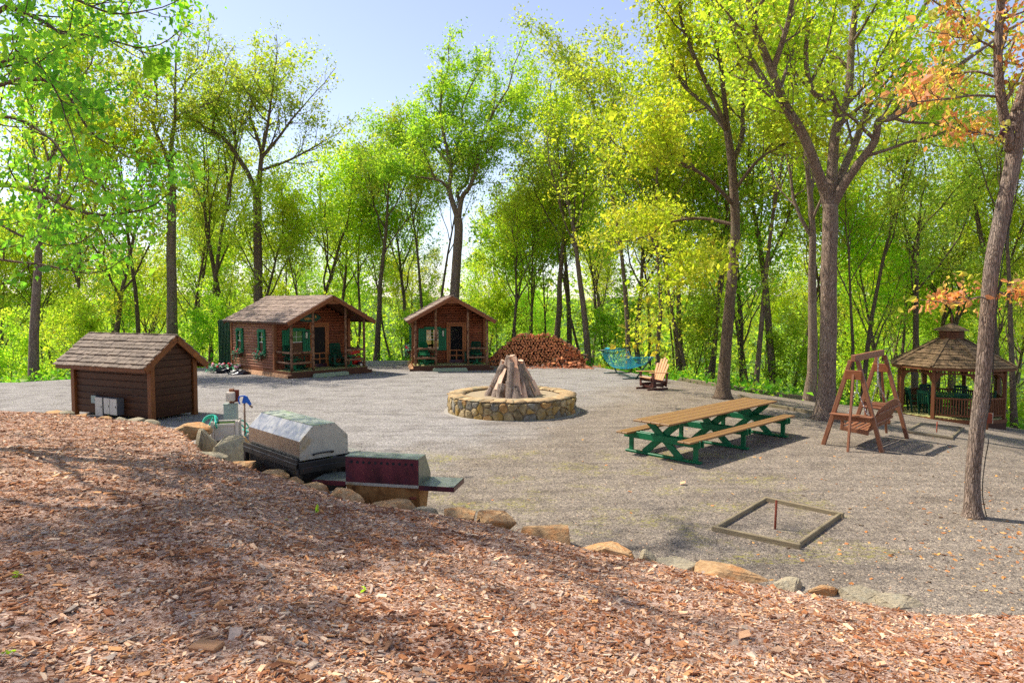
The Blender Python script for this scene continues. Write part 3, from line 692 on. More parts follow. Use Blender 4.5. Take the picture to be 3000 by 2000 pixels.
# ---- trees drawn one by one, traced where they stand
def traced(name, label, bark, seed, pal, trunk, r0, r1, limbs, leaf=.17, per=34, scat=.3, Lk=5., n=(5, 6, 5), near=False, sub=6, droop=0., extra=None, base=None, ratio=(.55, .55, .5), fr=.3, nsub=None):
    """trunk: [(px,py,Y)], limbs: [(points, r0, r1, childcount)]"""
    T = Tree(seed, pal, leaf, per, scat, 3, n, ratio=ratio)
    P = [PX(*p) for p in trunk]; b = Vector(base) if base else P[0]
    pts = np.array([tuple(p - b) for p in catmull(P, 5)]); rr = T.rad(r0, r1, len(pts)); rr[:6] *= np.array([1.75, 1.42, 1.22, 1.12, 1.06, 1.02])
    T.w.tube(pts, rr, 20, True, jit=.06)
    for lp, a, c, k in limbs:
        L = [PX(*p) - b for p in lp]; lpts, ln = T.limb(catmull(L, 4), a, c, 1)
        T.spawn(np.array(lpts), a, c, 1, ln, fr, k, Lk)
        d = lpts[-1] - lpts[-2]; T.grow(lpts[-1], d / np.linalg.norm(d), Lk * .55, c, 2)
    if extra: extra(T, pts, b)
    return T.finish(name, label, tuple(b), bark, near, droop)
# big oak left of the swing
gb = G(2416, 1229); Y = gb.y
traced('oak_tree', 'big oak with a thick straight trunk that forks, left of the wooden swing', M['bark'], 31, 'yellow',
    [(2416, 1232, Y), (2422, 1120, Y), (2427, 950, Y), (2429, 800, Y), (2432, 680, Y), (2432, 600, Y)], .235, .19, [
    ([(2430, 610, Y), (2413, 549, Y), (2357, 402, Y - .4), (2303, 312, Y - .7), (2263, 210, Y - .9), (2223, 112, Y - 1), (2192, 5, Y - 1.2), (2180, -110, Y - 1.3)], .17, .07, 8),
    ([(2290, 290, Y - .7), (2240, 240, Y - .4), (2170, 112, Y), (2134, 27, Y + .3), (2110, -60, Y + .5)], .1, .05, 7),
    ([(2263, 210, Y - .9), (2290, 130, Y - 1.2), (2314, 45, Y - 1.4), (2330, -60, Y - 1.6)], .09, .05, 5),
    ([(2434, 610, Y), (2438, 513, Y + .2), (2446, 402, Y + .3), (2464, 339, Y + .4), (2487, 268, Y + .4), (2495, 134, Y + .5), (2509, 5, Y + .5), (2520, -120, Y + .6)], .17, .07, 8),
    ([(2460, 345, Y + .4), (2430, 300, Y + .2), (2379, 263, Y), (2361, 165, Y - .1), (2370, 45, Y - .2), (2360, -60, Y - .2)], .1, .05, 6),
    ([(2440, 600, Y), (2470, 545, Y - .2), (2513, 482, Y - .5), (2562, 415, Y - .8), (2576, 353, Y - 1), (2616, 344, Y - 1.1), (2732, 268, Y - 1.3), (2800, 200, Y - 1.4)], .14, .06, 7),
    ([(2445, 590, Y), (2470, 500, Y + .5), (2504, 424, Y + .9), (2536, 335, Y + 1.2), (2562, 250, Y + 1.5), (2620, 150, Y + 1.8), (2670, 80, Y + 2)], .13, .06, 7),
    ], leaf=.1, per=50, scat=.24, Lk=4.8, n=(5, 7, 6))
# tree behind the picnic table
gb = G(2117, 1167); Y = gb.y
traced('oak_tree', 'leafy yellow green oak standing right behind the long picnic table', M['bark2'], 32, 'yellow',
    [(2117, 1170, Y), (2122, 1080, Y), (2134, 930, Y), (2148, 780, Y), (2154, 670, Y), (2150, 560, Y), (2143, 469, Y), (2131, 385, Y)], .215, .12, [
    ([(2135, 400, Y), (2120, 268, Y - .2), (2110, 180, Y - .3), (2080, 60, Y - .4), (2060, -40, Y - .5)], .1, .04, 8),
    ([(2146, 470, Y), (2174, 402, Y + .4), (2178, 268, Y + .6), (2200, 120, Y + .8), (2220, 0, Y + 1)], .1, .04, 7),
    ([(2131, 385, Y), (2070, 310, Y + .5), (2010, 260, Y + .9), (1970, 200, Y + 1.2)], .09, .04, 7),
    ([(2150, 600, Y), (2070, 520, Y - .8), (1980, 470, Y - 1.4), (1920, 460, Y - 1.8)], .08, .03, 7),
    ([(2152, 660, Y), (2060, 640, Y + .6), (1970, 650, Y + 1.2), (1900, 690, Y + 1.6)], .07, .03, 7),
    ([(2150, 560, Y), (2220, 470, Y - .6), (2300, 420, Y - 1)], .07, .03, 6),
    ([(2150, 720, Y), (2070, 760, Y - .8), (1990, 830, Y - 1.5)], .05, .02, 6),
    ([(2135, 390, Y), (2050, 200, Y - .6), (2000, 80, Y - 1), (1990, 10, Y - 1.2)], .09, .03, 8),
    ], leaf=.1, per=66, scat=.28, Lk=4.8, n=(5, 7, 7))
# centre tree behind the small cabin
Y = 43.5
bz = PX(1331, 870, Y); bz.z = terr(bz.x, Y) - .1
traced('oak_tree', 'tall forked tree with a green crown right behind the small cabin', M['bark'], 33, 'green',
    [(1330, 1010, Y), (1332, 870, Y), (1338, 760, Y), (1344, 670, Y), (1341, 640, Y)], .33, .26, [
    ([(1342, 645, Y), (1317, 558, Y), (1321, 491, Y), (1299, 393, Y + .5), (1290, 312, Y + .8), (1300, 240, Y + 1)], .19, .06, 9),
    ([(1318, 560, Y), (1290, 530, Y - .5), (1230, 520, Y - 1), (1178, 513, Y - 1.5)], .11, .04, 7),
    ([(1318, 480, Y), (1260, 420, Y + 1), (1200, 380, Y + 2)], .1, .04, 8),
    ([(1343, 640, Y), (1353, 580, Y), (1375, 549, Y - .3), (1397, 491, Y - .5), (1404, 420, Y - .6), (1440, 340, Y - .8), (1470, 290, Y - 1)], .19, .06, 9),
    ([(1350, 600, Y), (1340, 560, Y + .6), (1370, 531, Y + 1), (1372, 424, Y + 1.4), (1352, 330, Y + 1.6), (1380, 250, Y + 1.8)], .13, .05, 9),
    ([(1404, 420, Y - .6), (1450, 400, Y + .4), (1500, 330, Y + 1)], .09, .04, 7),
    ], leaf=.12, per=88, scat=.28, Lk=6.4, n=(5, 8, 8), base=bz)
# bare-ish V tree behind the large cabin
Y = 43.
bz = PX(757, 900, Y); bz.z = terr(bz.x, Y) - .1
traced('oak_tree', 'wide V shaped tree with thin brownish leaves rising behind the large cabin', M['bark2'], 34, 'bronze',
    [(758, 1000, Y), (757, 860, Y), (755, 740, Y), (754, 640, Y), (753, 594, Y)], .28, .24, [
    ([(753, 600, Y), (736, 527, Y), (696, 460, Y), (661, 411, Y), (625, 379, Y), (634, 321, Y), (643, 268, Y)], .19, .05, 9),
    ([(755, 600, Y), (763, 491, Y), (766, 450, Y), (752, 397, Y + .6), (732, 339, Y + 1), (740, 280, Y + 1.2)], .18, .05, 8),
    ([(765, 460, Y), (782, 380, Y - .5), (792, 312, Y - .8), (800, 250, Y - 1)], .12, .05, 8),
    ([(765, 465, Y), (817, 402, Y), (855, 350, Y), (890, 310, Y)], .11, .04, 8),
    ([(762, 500, Y), (839, 473, Y + .8), (893, 446, Y + 1.2), (940, 420, Y + 1.6)], .1, .04, 7),
    ([(690, 455, Y), (690, 380, Y + .8), (700, 300, Y + 1.4)], .09, .04, 6),
    ], leaf=.11, per=27, scat=.22, Lk=5.8, n=(5, 8, 8), base=bz)
# tall tree above the shed
Y = 42.
bz = PX(504, 980, Y); bz.z = terr(bz.x, Y) - .1
traced('oak_tree', 'tall straight tree with a high forked crown rising just behind the shed roof', M['bark'], 35, 'olive',
    [(506, 1060, Y), (504, 900, Y), (502, 760, Y), (502, 640, Y), (502, 536, Y)], .31, .25, [
    ([(502, 550, Y), (503, 424, Y), (513, 348, Y), (513, 268, Y), (516, 170, Y + .3)], .17, .05, 9),
    ([(501, 545, Y), (496, 482, Y), (473, 424, Y), (451, 370, Y), (460, 303, Y), (452, 230, Y), (420, 160, Y)], .15, .05, 9),
    ([(511, 355, Y), (536, 330, Y - .4), (570, 322, Y - .8), (620, 300, Y - 1.2)], .09, .04, 7),
    ([(513, 300, Y), (545, 240, Y + .8), (590, 190, Y + 1.2)], .09, .04, 7),
    ([(452, 370, Y), (410, 310, Y + 1), (380, 240, Y + 1.6)], .08, .04, 7),
    ], leaf=.11, per=30, scat=.22, Lk=5.6, n=(5, 8, 8), base=bz)
# leaning tree in the right foreground
gb = G(2851, 1514); Y = gb.y
def stub(T, pts, b):
    pass
traced('maple_tree', 'leaning pale barked tree at the right edge with orange young leaves', M['bark3'], 36, 'orange',
    [(2851, 1518, Y), (2850, 1440, Y), (2854, 1347, Y), (2878, 1115, Y), (2892, 940, Y), (2904, 800, Y), (2930, 660, Y), (2972, 446, Y), (2978, 330, Y)], .098, .1, [
    ([(2960, 440, Y), (2942, 348, Y - .05), (2928, 250, Y - .1), (2924, 134, Y - .1), (2936, -40, Y - .1)], .075, .05, 5),
    ([(2935, 285, Y), (2860, 280, Y - .2), (2770, 290, Y - .4), (2680, 300, Y - .5)], .022, .008, 7),
    ([(2926, 230, Y), (2860, 210, Y + .1), (2790, 220, Y + .4), (2700, 250, Y + .6)], .022, .008, 7),
    ([(2926, 110, Y), (2840, 60, Y), (2760, 20, Y), (2680, -40, Y)], .022, .01, 6),
    ([(2978, 330, Y), (3020, 200, Y), (3060, 80, Y)], .08, .05, 5),
    ([(2905, 830, Y), (2935, 860, Y - .1), (2985, 870, Y - .15)], .018, .008, 5),
    ([(2900, 880, Y), (2865, 870, Y - .3), (2825, 885, Y - .4)], .016, .006, 4),
    ([(2932, 60, Y), (2985, 40, Y - .1), (3050, 20, Y - .1)], .02, .008, 5),
    ([(2955, 430, Y), (2900, 395, Y - .2), (2820, 385, Y - .4)], .02, .007, 6),
    ([(2926, 180, Y), (2985, 190, Y - .1), (3040, 210, Y - .1)], .02, .008, 5),
    ([(2926, 150, Y), (2870, 120, Y - .2), (2800, 110, Y - .4)], .02, .007, 6),
    ], leaf=.07, per=11, scat=.11, Lk=1.0, n=(4, 4, 4), near=True, droop=.7, ratio=(.6, .6, .55))
# off-frame tree on the left whose branches hang into the picture
b0 = Vector((-10.6, 12.2, 0)); b0.z = (mulch_z(-10.6, 12.2) or .4) - .1
Y = 11.2
def offcrown(T, pts, b):
    q = T.q; az = 0
    for k in range(11):
        f = .42 + .55 * k / 11; i = int(f * (len(pts) - 1)); az += 2.4
        d = np.array([math.cos(az) * 1.2 - .1, math.sin(az) * 1.2, 1.0]); T.grow(pts[i], d / np.linalg.norm(d), 5.2 * q.uniform(.7, 1.1), .07, 1)
traced('beech_tree', 'tree whose long leafy branches hang into the upper left corner', M['bark2'], 37, 'beech',
    [(-390, 1130, 12.2), (-395, 700, 12.2), (-380, 300, 12.2), (-360, -300, 12.2), (-350, -1100, 12.0), (-340, -1900, 12)], .24, .05, [
    ([(-385, 640, 12.2), (-200, 560, 11.6), (0, 543, Y), (110, 560, Y - .3), (190, 605, Y - .5), (300, 630, Y - .6), (420, 615, Y - .7)], .06, .012, 9),
    ([(-380, 420, 12.2), (-150, 180, 11.6), (0, 30, Y), (60, 35, Y - .1), (130, 65, Y - .2), (185, 100, Y - .3), (270, 105, Y - .4), (400, 140, Y - .5)], .06, .012, 10),
    ([(-380, 520, 12.2), (-150, 320, 12), (0, 250, 11.6), (100, 230, 11.2), (190, 270, 11), (260, 380, 11), (330, 430, 11)], .05, .012, 9),
    ([(-385, 560, 12.2), (-180, 400, 12.6), (0, 340, 12.4), (140, 400, 12), (220, 500, 11.8), (330, 560, 11.6)], .05, .012, 9),
    ([(-385, 760, 12.2), (-200, 720, 12), (0, 760, 11.6), (120, 775, 11.2), (240, 800, 11)], .04, .01, 7),
    ([(-380, 300, 12.2), (-120, -40, 12), (60, -60, 11.6), (200, -10, 11.3), (330, 40, 11.1), (440, 30, 11)], .05, .01, 8),
    ([(-390, 800, 12.2), (-220, 690, 11), (-60, 640, 10.2), (60, 690, 9.8), (150, 720, 9.6)], .04, .01, 7),
    ([(-380, 450, 12.2), (-240, 330, 10.8), (-80, 240, 9.8), (40, 170, 9.4), (120, 200, 9.2), (180, 300, 9.1)], .05, .01, 9),
    ], leaf=.078, per=17, scat=.13, Lk=2.1, n=(4, 6, 5), near=True, droop=.55, extra=offcrown, base=b0, ratio=(.6, .6, .55))

# trees behind and beside the yard, copied from a handful of kinds
WORD = {'oakA': 'olive leaved oak', 'oakB': 'bronze leaved oak', 'oakC': 'yellow green oak', 'mapA': 'bushy yellow green maple', 'mapB': 'full green maple', 'mapC': 'lime green maple',
        'slimA': 'slim yellow green tree', 'slimB': 'slim green understorey tree', 'slimC': 'slim high crowned olive tree', 'sapA': 'lime green sapling', 'sapB': 'yellow green sapling', 'bushA': 'lime green bush', 'bushB': 'dark green bush'}
KN = {'oakA': 'oak_tree', 'oakB': 'oak_tree', 'oakC': 'oak_tree', 'mapA': 'maple_tree', 'mapB': 'maple_tree', 'mapC': 'maple_tree', 'slimA': 'slim_tree', 'slimB': 'slim_tree', 'slimC': 'slim_tree', 'sapA': 'sapling', 'sapB': 'sapling', 'bushA': 'bush', 'bushB': 'bush'}
FRONT = [  # px, distance, kind, scale : the trunks one can pick out along the edge of the yard
    (96, 31.5, 'oakC', .95, 'behind the left end of the gravel'), (190, 41, 'slimA', 1.2, 'left of the shed'), (300, 42, 'mapA', 1.05, 'above the left end of the shed roof'), (398, 43, 'slimC', 1.2, 'above the middle of the shed roof'),
    (612, 44, 'slimC', 1.25, 'between the shed and the large cabin'), (660, 46, 'oakA', .95, 'behind the left end of the large cabin'), (905, 47, 'mapA', .95, 'behind the ridge of the large cabin'), (1097, 45, 'oakB', .92, 'in the gap between the two cabins'),
    (1040, 50, 'slimA', 1.1, 'behind the porch gable of the large cabin'), (1190, 49, 'mapB', .85, 'left of the small cabin'), (1480, 48, 'slimB', 1.25, 'right of the small cabin'), (1626, 43, 'oakB', .95, 'behind the right end of the woodpile'), (1728, 41, 'oakC', .9, 'between the woodpile and the hammock'),
    (1843, 37, 'slimC', 1.1, 'behind the hammock'), (1880, 40, 'mapA', .9, 'right behind the hammock foot'), (1925, 36, 'slimA', 1.1, 'behind the tan chair'), (1990, 38, 'mapB', .9, 'between the tan chair and the table oak'), (2060, 37, 'slimB', 1.3, 'left of the table oak'),
    (2215, 33, 'slimC', 1.05, 'right of the table oak'), (2265, 37, 'oakA', .95, 'left of the big oak in the second row'), (2375, 27.6, 'oakC', .85, 'leaning against the left side of the big oak'), (2470, 38, 'slimA', 1.1, 'behind the swing beam'), (2530, 35, 'slimC', 1.05, 'behind the swing top'),
    (2610, 39, 'mapC', .95, 'left of the gazebo'), (2690, 36, 'oakB', .9, 'behind the gazebo roof left slope'), (2790, 41, 'mapB', .95, 'behind the gazebo cupola'), (2930, 35, 'oakA', .85, 'right of the gazebo'), (2985, 31, 'slimC', 1., 'at the right edge behind the gazebo'), (3080, 34, 'mapA', .9, 'past the right edge')]
used = set()
def lab(s):
    assert s not in used, s
    used.add(s); return s
for i, (px, Yd, k, sc, where) in enumerate(FRONT):
    x = (px - 1500) / F * Yd
    place_tree(KN[k], k, lab(f'{WORD[k]} {where}'), x, Yd, sc, i * 1.7, 'trees round the yard')
THIN = [20, 140, 240, 350, 452, 560, 700, 835, 985, 1150, 1248, 1425, 1550, 1675, 1785, 1900, 2020, 2085, 2185, 2320, 2495, 2570, 2655, 2745, 2865, 2960]
NUMT = ['first', 'second', 'third', 'fourth', 'fifth', 'sixth', 'seventh', 'eighth', 'ninth', 'tenth', 'eleventh', 'twelfth', 'thirteenth', 'fourteenth', 'fifteenth', 'sixteenth', 'seventeenth', 'eighteenth', 'nineteenth', 'twentieth', 'twenty-first', 'twenty-second', 'twenty-third', 'twenty-fourth', 'twenty-fifth', 'twenty-sixth']
qt = random.Random(21)
for i, px in enumerate(THIN):
    Yd = qt.uniform(45, 55) if px < 1750 else qt.uniform(35, 46); k = ['slimC', 'slimA', 'slimC', 'oakB', 'slimA'][i % 5]; x = (px - 1500) / F * Yd
    place_tree(KN[k], k, lab(f'{WORD[k]}, {NUMT[i]} from the left among the thin trunks'), x, Yd, qt.uniform(.8, 1.0), qt.uniform(0, 6), 'thin trunks behind the yard')
# deeper rows
q2 = random.Random(5); rows = [('nearest', 47, 13, ['slimC', 'mapA', 'slimA']), ('second', 54, 16, ['mapA', 'oakA', 'mapB', 'slimA', 'oakC']), ('third', 66, 11, ['mapB', 'oakC', 'mapC', 'oakB']), ('fourth', 86, 10, ['mapA', 'mapC', 'mapB', 'oakC'])]
NUM = ['first', 'second', 'third', 'fourth', 'fifth', 'sixth', 'seventh', 'eighth', 'ninth', 'tenth', 'eleventh', 'twelfth', 'thirteenth', 'fourteenth', 'fifteenth', 'sixteenth', 'seventeenth', 'eighteenth', 'nineteenth', 'twentieth', 'twenty-first', 'twenty-second']
for rn, Yd, n, ks in rows:
    for i in range(n):
        px = -150 + 3300 * (i + .5 + q2.uniform(-.3, .3)) / n; yy = Yd + q2.uniform(-4, 4); k = ks[(i * 7 + n) % len(ks)]
        x = (px - 1500) / F * yy
        place_tree(KN[k], k, lab(f'{WORD[k]}, {NUM[i]} from the left in the {rn} row of the wood'), x, yy, (.95 if rn == 'nearest' else 1) * q2.uniform(.8, 1.05) * (.92 if 700 < px < 2000 else 1.05), q2.uniform(0, 6), f'wood, {rn} row')
for i in range(16):
    px = -60 + 3120 * (i + .5 + q2.uniform(-.3, .3)) / 16; x = 0
    th = math.atan2(1, (px - 1500) / F); lo, hi = 20, 60
    for _ in range(30):
        md = (lo + hi) / 2; x = (px - 1500) / F * md
        if math.hypot(x - CEN[0], md - CEN[1]) > pad_r(math.atan2(md - CEN[1], x - CEN[0])): hi = md
        else: lo = md
    yy = hi + q2.uniform(5, 13); x = (px - 1500) / F * yy; k = ['sapA', 'sapB', 'slimB'][i % 3]
    place_tree(KN[k], k, lab(f'{WORD[k]}, {NUM[i]} from the left along the edge of the gravel'), x, yy, q2.uniform(.8, 1.15), q2.uniform(0, 6), 'young trees along the gravel edge')
    yy = hi + q2.uniform(1.4, 3.2); x = (px - 1500 + q2.uniform(-50, 50)) / F * yy; k = ['bushA', 'bushB'][i % 2]
    place_tree('bush', k, lab(f'{WORD[k]}, {NUM[i]} from the left along the edge of the gravel'), x, yy, q2.uniform(.35, .65), q2.uniform(0, 6), 'bushes along the gravel edge', 'bush', -.25)
# three trees behind the photographer's left shoulder that shade the bank
for i, (x, y, k, sc) in enumerate([(-14.5, 7.5, 'oakC', 1.0), (-10.2, 9.3, 'slimC', 1.0), (-7.6, 8.3, 'slimA', .0)]):
    if sc: place_tree(KN[k], k, lab(f'{WORD[k]} outside the left edge of the picture beside the mulch bank'), x, y, sc, 2. + i, 'trees round the yard')
# far wood below the yard, one mass
qf = np.random.default_rng(9); P = []; C = []
for _ in range(2000):
    yy = qf.uniform(72, 170); x = (qf.uniform(-200, 3200) - 1500) / F * yy; z = terr(x, yy) + qf.uniform(2, 17)
    k = 46; c = np.array(PAL[['yellow', 'green', 'lime', 'olive'][qf.integers(0, 4)]][qf.integers(0, 4)]) * qf.uniform(.8, 1.1)
    P.append(np.array([x, yy, z]) + qf.normal(0, 1, (k, 3)) * np.array([1.7, 1.7, 1.4])); C.append(np.repeat(c[None], k, 0))
T = Tree(40, 'yellow', .42); T.LP = P; T.LC = C
kind(T.crown_mb().build('distant_wood', M['leaf']), 'stuff', 'distant woodland below the yard')
# ground cover on the slope just beyond the gravel
P = []; C = []
for _ in range(2300):
    a = qf.uniform(.15, 2.99); Rb = pad_r(a); r = Rb + qf.uniform(.3, 22) ** 1.0; x = CEN[0] + r * math.cos(a); y = CEN[1] + r * math.sin(a)
    if y < 20: continue
    k = 24; c = np.array(PAL[['green', 'deep', 'deep'][qf.integers(0, 3)]][qf.integers(0, 4)]) * qf.uniform(.65, .95)
    P.append(np.array([x, y, terr(x, y) + .25]) + np.abs(qf.normal(0, 1, (k, 3))) * np.array([0, 0, .3]) + qf.normal(0, 1, (k, 3)) * np.array([.5, .5, .06])); C.append(np.repeat(c[None], k, 0))
T = Tree(41, 'lime', .16); T.LP = P; T.LC = C
kind(T.crown_mb().build('undergrowth', M['leaf']), 'stuff', 'low green undergrowth on the slope beyond the gravel')
# ---------------------------------------------------------------- builders shared by the buildings
def shingle_mesh(mat):
    key = ('sh', mat.name)
    if key not in _cache:
        m = MB(); m.add([(-.5, 0, 0), (.5, 0, 0), (.5, 1, 0), (-.5, 1, 0), (-.49, .0, .038), (.49, .012, .034), (.5, 1, .006), (-.5, 1, .006)],
              [(0, 3, 2, 1), (4, 5, 6, 7), (0, 1, 5, 4), (1, 2, 6, 5), (2, 3, 7, 6), (3, 0, 4, 7)]); _cache[key] = m.mesh('shingle', mat)
    return _cache[key]
def shingles(parent, O, U, Vv, width, slope, rows, wmean, mat, seed, single=True, trap=None):
    """courses of wooden shingles on a slope: O lower corner, U along the eave, Vv up the slope; trap(v) gives (start, end) along U"""
    q = random.Random(seed); O, U, Vv = Vector(O), Vector(U).normalized(), Vector(Vv).normalized(); N = U.cross(Vv); ex = slope / rows
    me = shingle_mesh(mat); src = None if single else MB(); base = np.empty(len(me.vertices) * 3); me.vertices.foreach_get('co', base); base = base.reshape(-1, 3); fcs = [tuple(p.vertices) for p in me.polygons]
    for r in range(rows):
        a, b = trap((r + .3) * ex) if trap else (0, width); x = a - q.uniform(0, wmean * .3) * (0 if trap else 1)
        while x < b - .02:
            wd = min(wmean * q.uniform(.55, 1.45), b - x + .01)
            if b - x - wd < wmean * .35: wd = b - x
            l = ex * q.uniform(1.35, 1.45); o = O + U * (x + wd / 2) + Vv * (r * ex - q.uniform(0, .14) * ex)
            Mx = Matrix((U * (wd - .014), Vv * l, (N + Vv * .02) * q.uniform(.8, 1.25))).transposed().to_4x4(); Mx.translation = o + N * (.006 + .010 * (r % 2))
            if single: put('shingle', me, parent, Mx)
            else: src.add([tuple(Mx @ Vector(v)) for v in base], fcs)
            x += wd
    if not single:
        o = src.build('shingles', mat, parent); o['kind'] = 'stuff'; return o
def log_wall(parent, A, U, length, z0, z1, opens, mat, ridge=None, half=None, eave=None, pitch=.128, r=.074, mb=False):
    A, U = Vector(A), Vector(U); z = z0 + pitch / 2
    while z < z1:
        lo, hi = 0, length
        if ridge and z > eave:
            hw = half * (ridge - z) / (ridge - eave); lo, hi = length / 2 - hw, length / 2 + hw
        segs = [(lo, hi)]
        for a, b, c, d in opens:
            if c < z < d:
                n = []
                for s, e in segs:
                    if b <= s or a >= e: n.append((s, e)); continue
                    if a > s: n.append((s, a))
                    if b < e: n.append((b, e))
                segs = n
        for s, e in segs:
            if e - s > .05: rod('wall_log', parent, A + U * s + Vector((0, 0, z)), A + U * e + Vector((0, 0, z)), r, mat, 10)
        z += pitch
def frame_mb(c, U, N, w, h, t=.06, d=.06):
    """four boards round an opening, centre c, along U and Z"""
    m = MB(); c, U, N = Vector(c), Vector(U), Vector(N); Z = Vector((0, 0, 1))
    for sg in (-1, 1):
        m.beam(c + U * sg * (w / 2 + t / 2) - Z * (h / 2 + t), c + U * sg * (w / 2 + t / 2) + Z * (h / 2 + t), t, d, tuple(N))
        m.beam(c - U * (w / 2 - .001) + Z * sg * (h / 2 + t / 2), c + U * (w / 2 - .001) + Z * sg * (h / 2 + t / 2), t * .98, d * .96, tuple(N))
    return m
def pane_obj(name, c, U, w, h, mat, parent, d=.006, N=None):
    m = MB(); c, U = Vector(c), Vector(U); N = Vector((0, 0, 1)).cross(U) if N is None else Vector(N); m.beam(c - U * w / 2, c + U * w / 2, h, d, tuple(N)); return m.build(name, mat, parent)
def window(parent, c, U, N, w, h, fm, lower='screen', grid=(2, 2), upper='glass'):
    c, U, N = Vector(c), Vector(U), Vector(N); Z = Vector((0, 0, 1))
    f = frame_mb(c + N * .05, U, N, w, h).build('window', fm, parent)
    pane_obj('pane', c + Z * h / 4 + N * .02, U, w, h / 2 - .02, M[upper], f, .006, N); pane_obj('pane', c - Z * h / 4 + N * .012, U, w, h / 2 - .02, M[lower], f, .006, N)
    m = MB(); m.beam(c - U * w / 2 + N * .02, c + U * w / 2 + N * .02, .035, .03, tuple(N))
    for i in range(1, grid[0]): x = -w / 2 + w * i / grid[0]; m.beam(c + U * x + N * .03, c + U * x + Z * h / 2 + N * .03, .014, .014, tuple(N))
    for i in range(1, grid[1]): z = h / 2 * i / grid[1]; m.beam(c - U * w / 2 + Z * z + N * .032, c + U * w / 2 + Z * z + N * .032, .014, .014, tuple(N))
    m.build('muntin', M['white'] if fm is not M['door'] else M['trim'], f)
    return f
def shutter(parent, c, U, N, w, h, mat, style='board'):
    c, U, N = Vector(c), Vector(U), Vector(N); Z = Vector((0, 0, 1)); s = None
    if style == 'board':
        for i in range(3):
            x = (i - 1) * w / 3; o = plank('shutter', parent, c + U * x - Z * h / 2, c + U * x + Z * h / 2, w / 3 - .012, .03, mat, tuple(N))
            if i == 1:
                for zz in (-.32, .32): b = MB(); b.beam((-.0 + zz * h, -w / 2, .02), (zz * h, w / 2, .02), .07, .025, (0, 0, 1)); b.build('batten', mat, o)
    else:
        o = plank('shutter', parent, c - Z * h / 2, c + Z * h / 2, w, .05, mat, tuple(N)); b = MB()
        for k in range(14): zz = -h / 2 + h * (k + .5) / 14; b.box((zz, 0, .03), (h / 22, w * .7, .016))
        for zz in (-.44, -.3, .3, .44): b.box((zz * h, 0, .04), (.05, w * 1.15, .05))
        b.build('louvre', mat, o)
def blob(m, c, r, q, sides=6):
    m.lathe([(r * .35, -r * .85), (r * .9, -r * .4), (r, .1 * r), (r * .7, r * .6), (r * .25, r * .9)], (c[0], c[1], c[2]), sides)
def leaf_bunch(m, c, size, n, q, leaf=.07):
    for _ in range(n):
        p = np.array(c) + np.array([q.gauss(0, size[0]), q.gauss(0, size[1]), q.gauss(0, size[2])]); a = q.uniform(0, 6.28); t = q.uniform(-.6, .6)
        X = np.array([math.cos(a), math.sin(a), t]) * leaf * q.uniform(.7, 1.3); Y = np.array([-math.sin(a), math.cos(a), q.uniform(-.6, .6)]) * leaf * .4
        m.add([p, p + X * .5 + Y + [0, 0, .01], p + X, p + X * .5 - Y + [0, 0, .01]], [(0, 1, 2), (0, 2, 3)])
def flower_box(parent, c, U, N, w, seed):
    q = random.Random(seed); c, U, N = Vector(c), Vector(U), Vector(N)
    m = MB(); m.prism([(-w / 2 + .03, -.1), (w / 2 - .03, -.1), (w / 2, .06), (-w / 2, .06)], c + N * .07, U, Vector((0, 0, 1)), N, .18)
    b = m.build('window_box', M['soffit'], parent)
    m = MB(); 
    for k in range(5): p = c + N * .18 + U * (k / 4 - .5) * w * 1.05; leaf_bunch(m, (p.x, p.y, p.z + .1), (.09, .09, .09), 26, q, .09)
    for k in range(3): p = c + N * .24 + U * q.uniform(-.25, .3) * w; leaf_bunch(m, (p.x, p.y, p.z - .1), (.05, .05, .1), 16, q, .08)
    m.build('foliage', M['silk_leaf'], b)
    for k in range(7):
        m = MB(); p = c + N * q.uniform(.18, .3) + U * q.uniform(-.42, .42) * w; blob(m, (p.x, p.y, p.z + q.uniform(.1, .26)), .042, q); m.build('flower', M['flower_r' if q.random() < .75 else 'flower_p'], b)

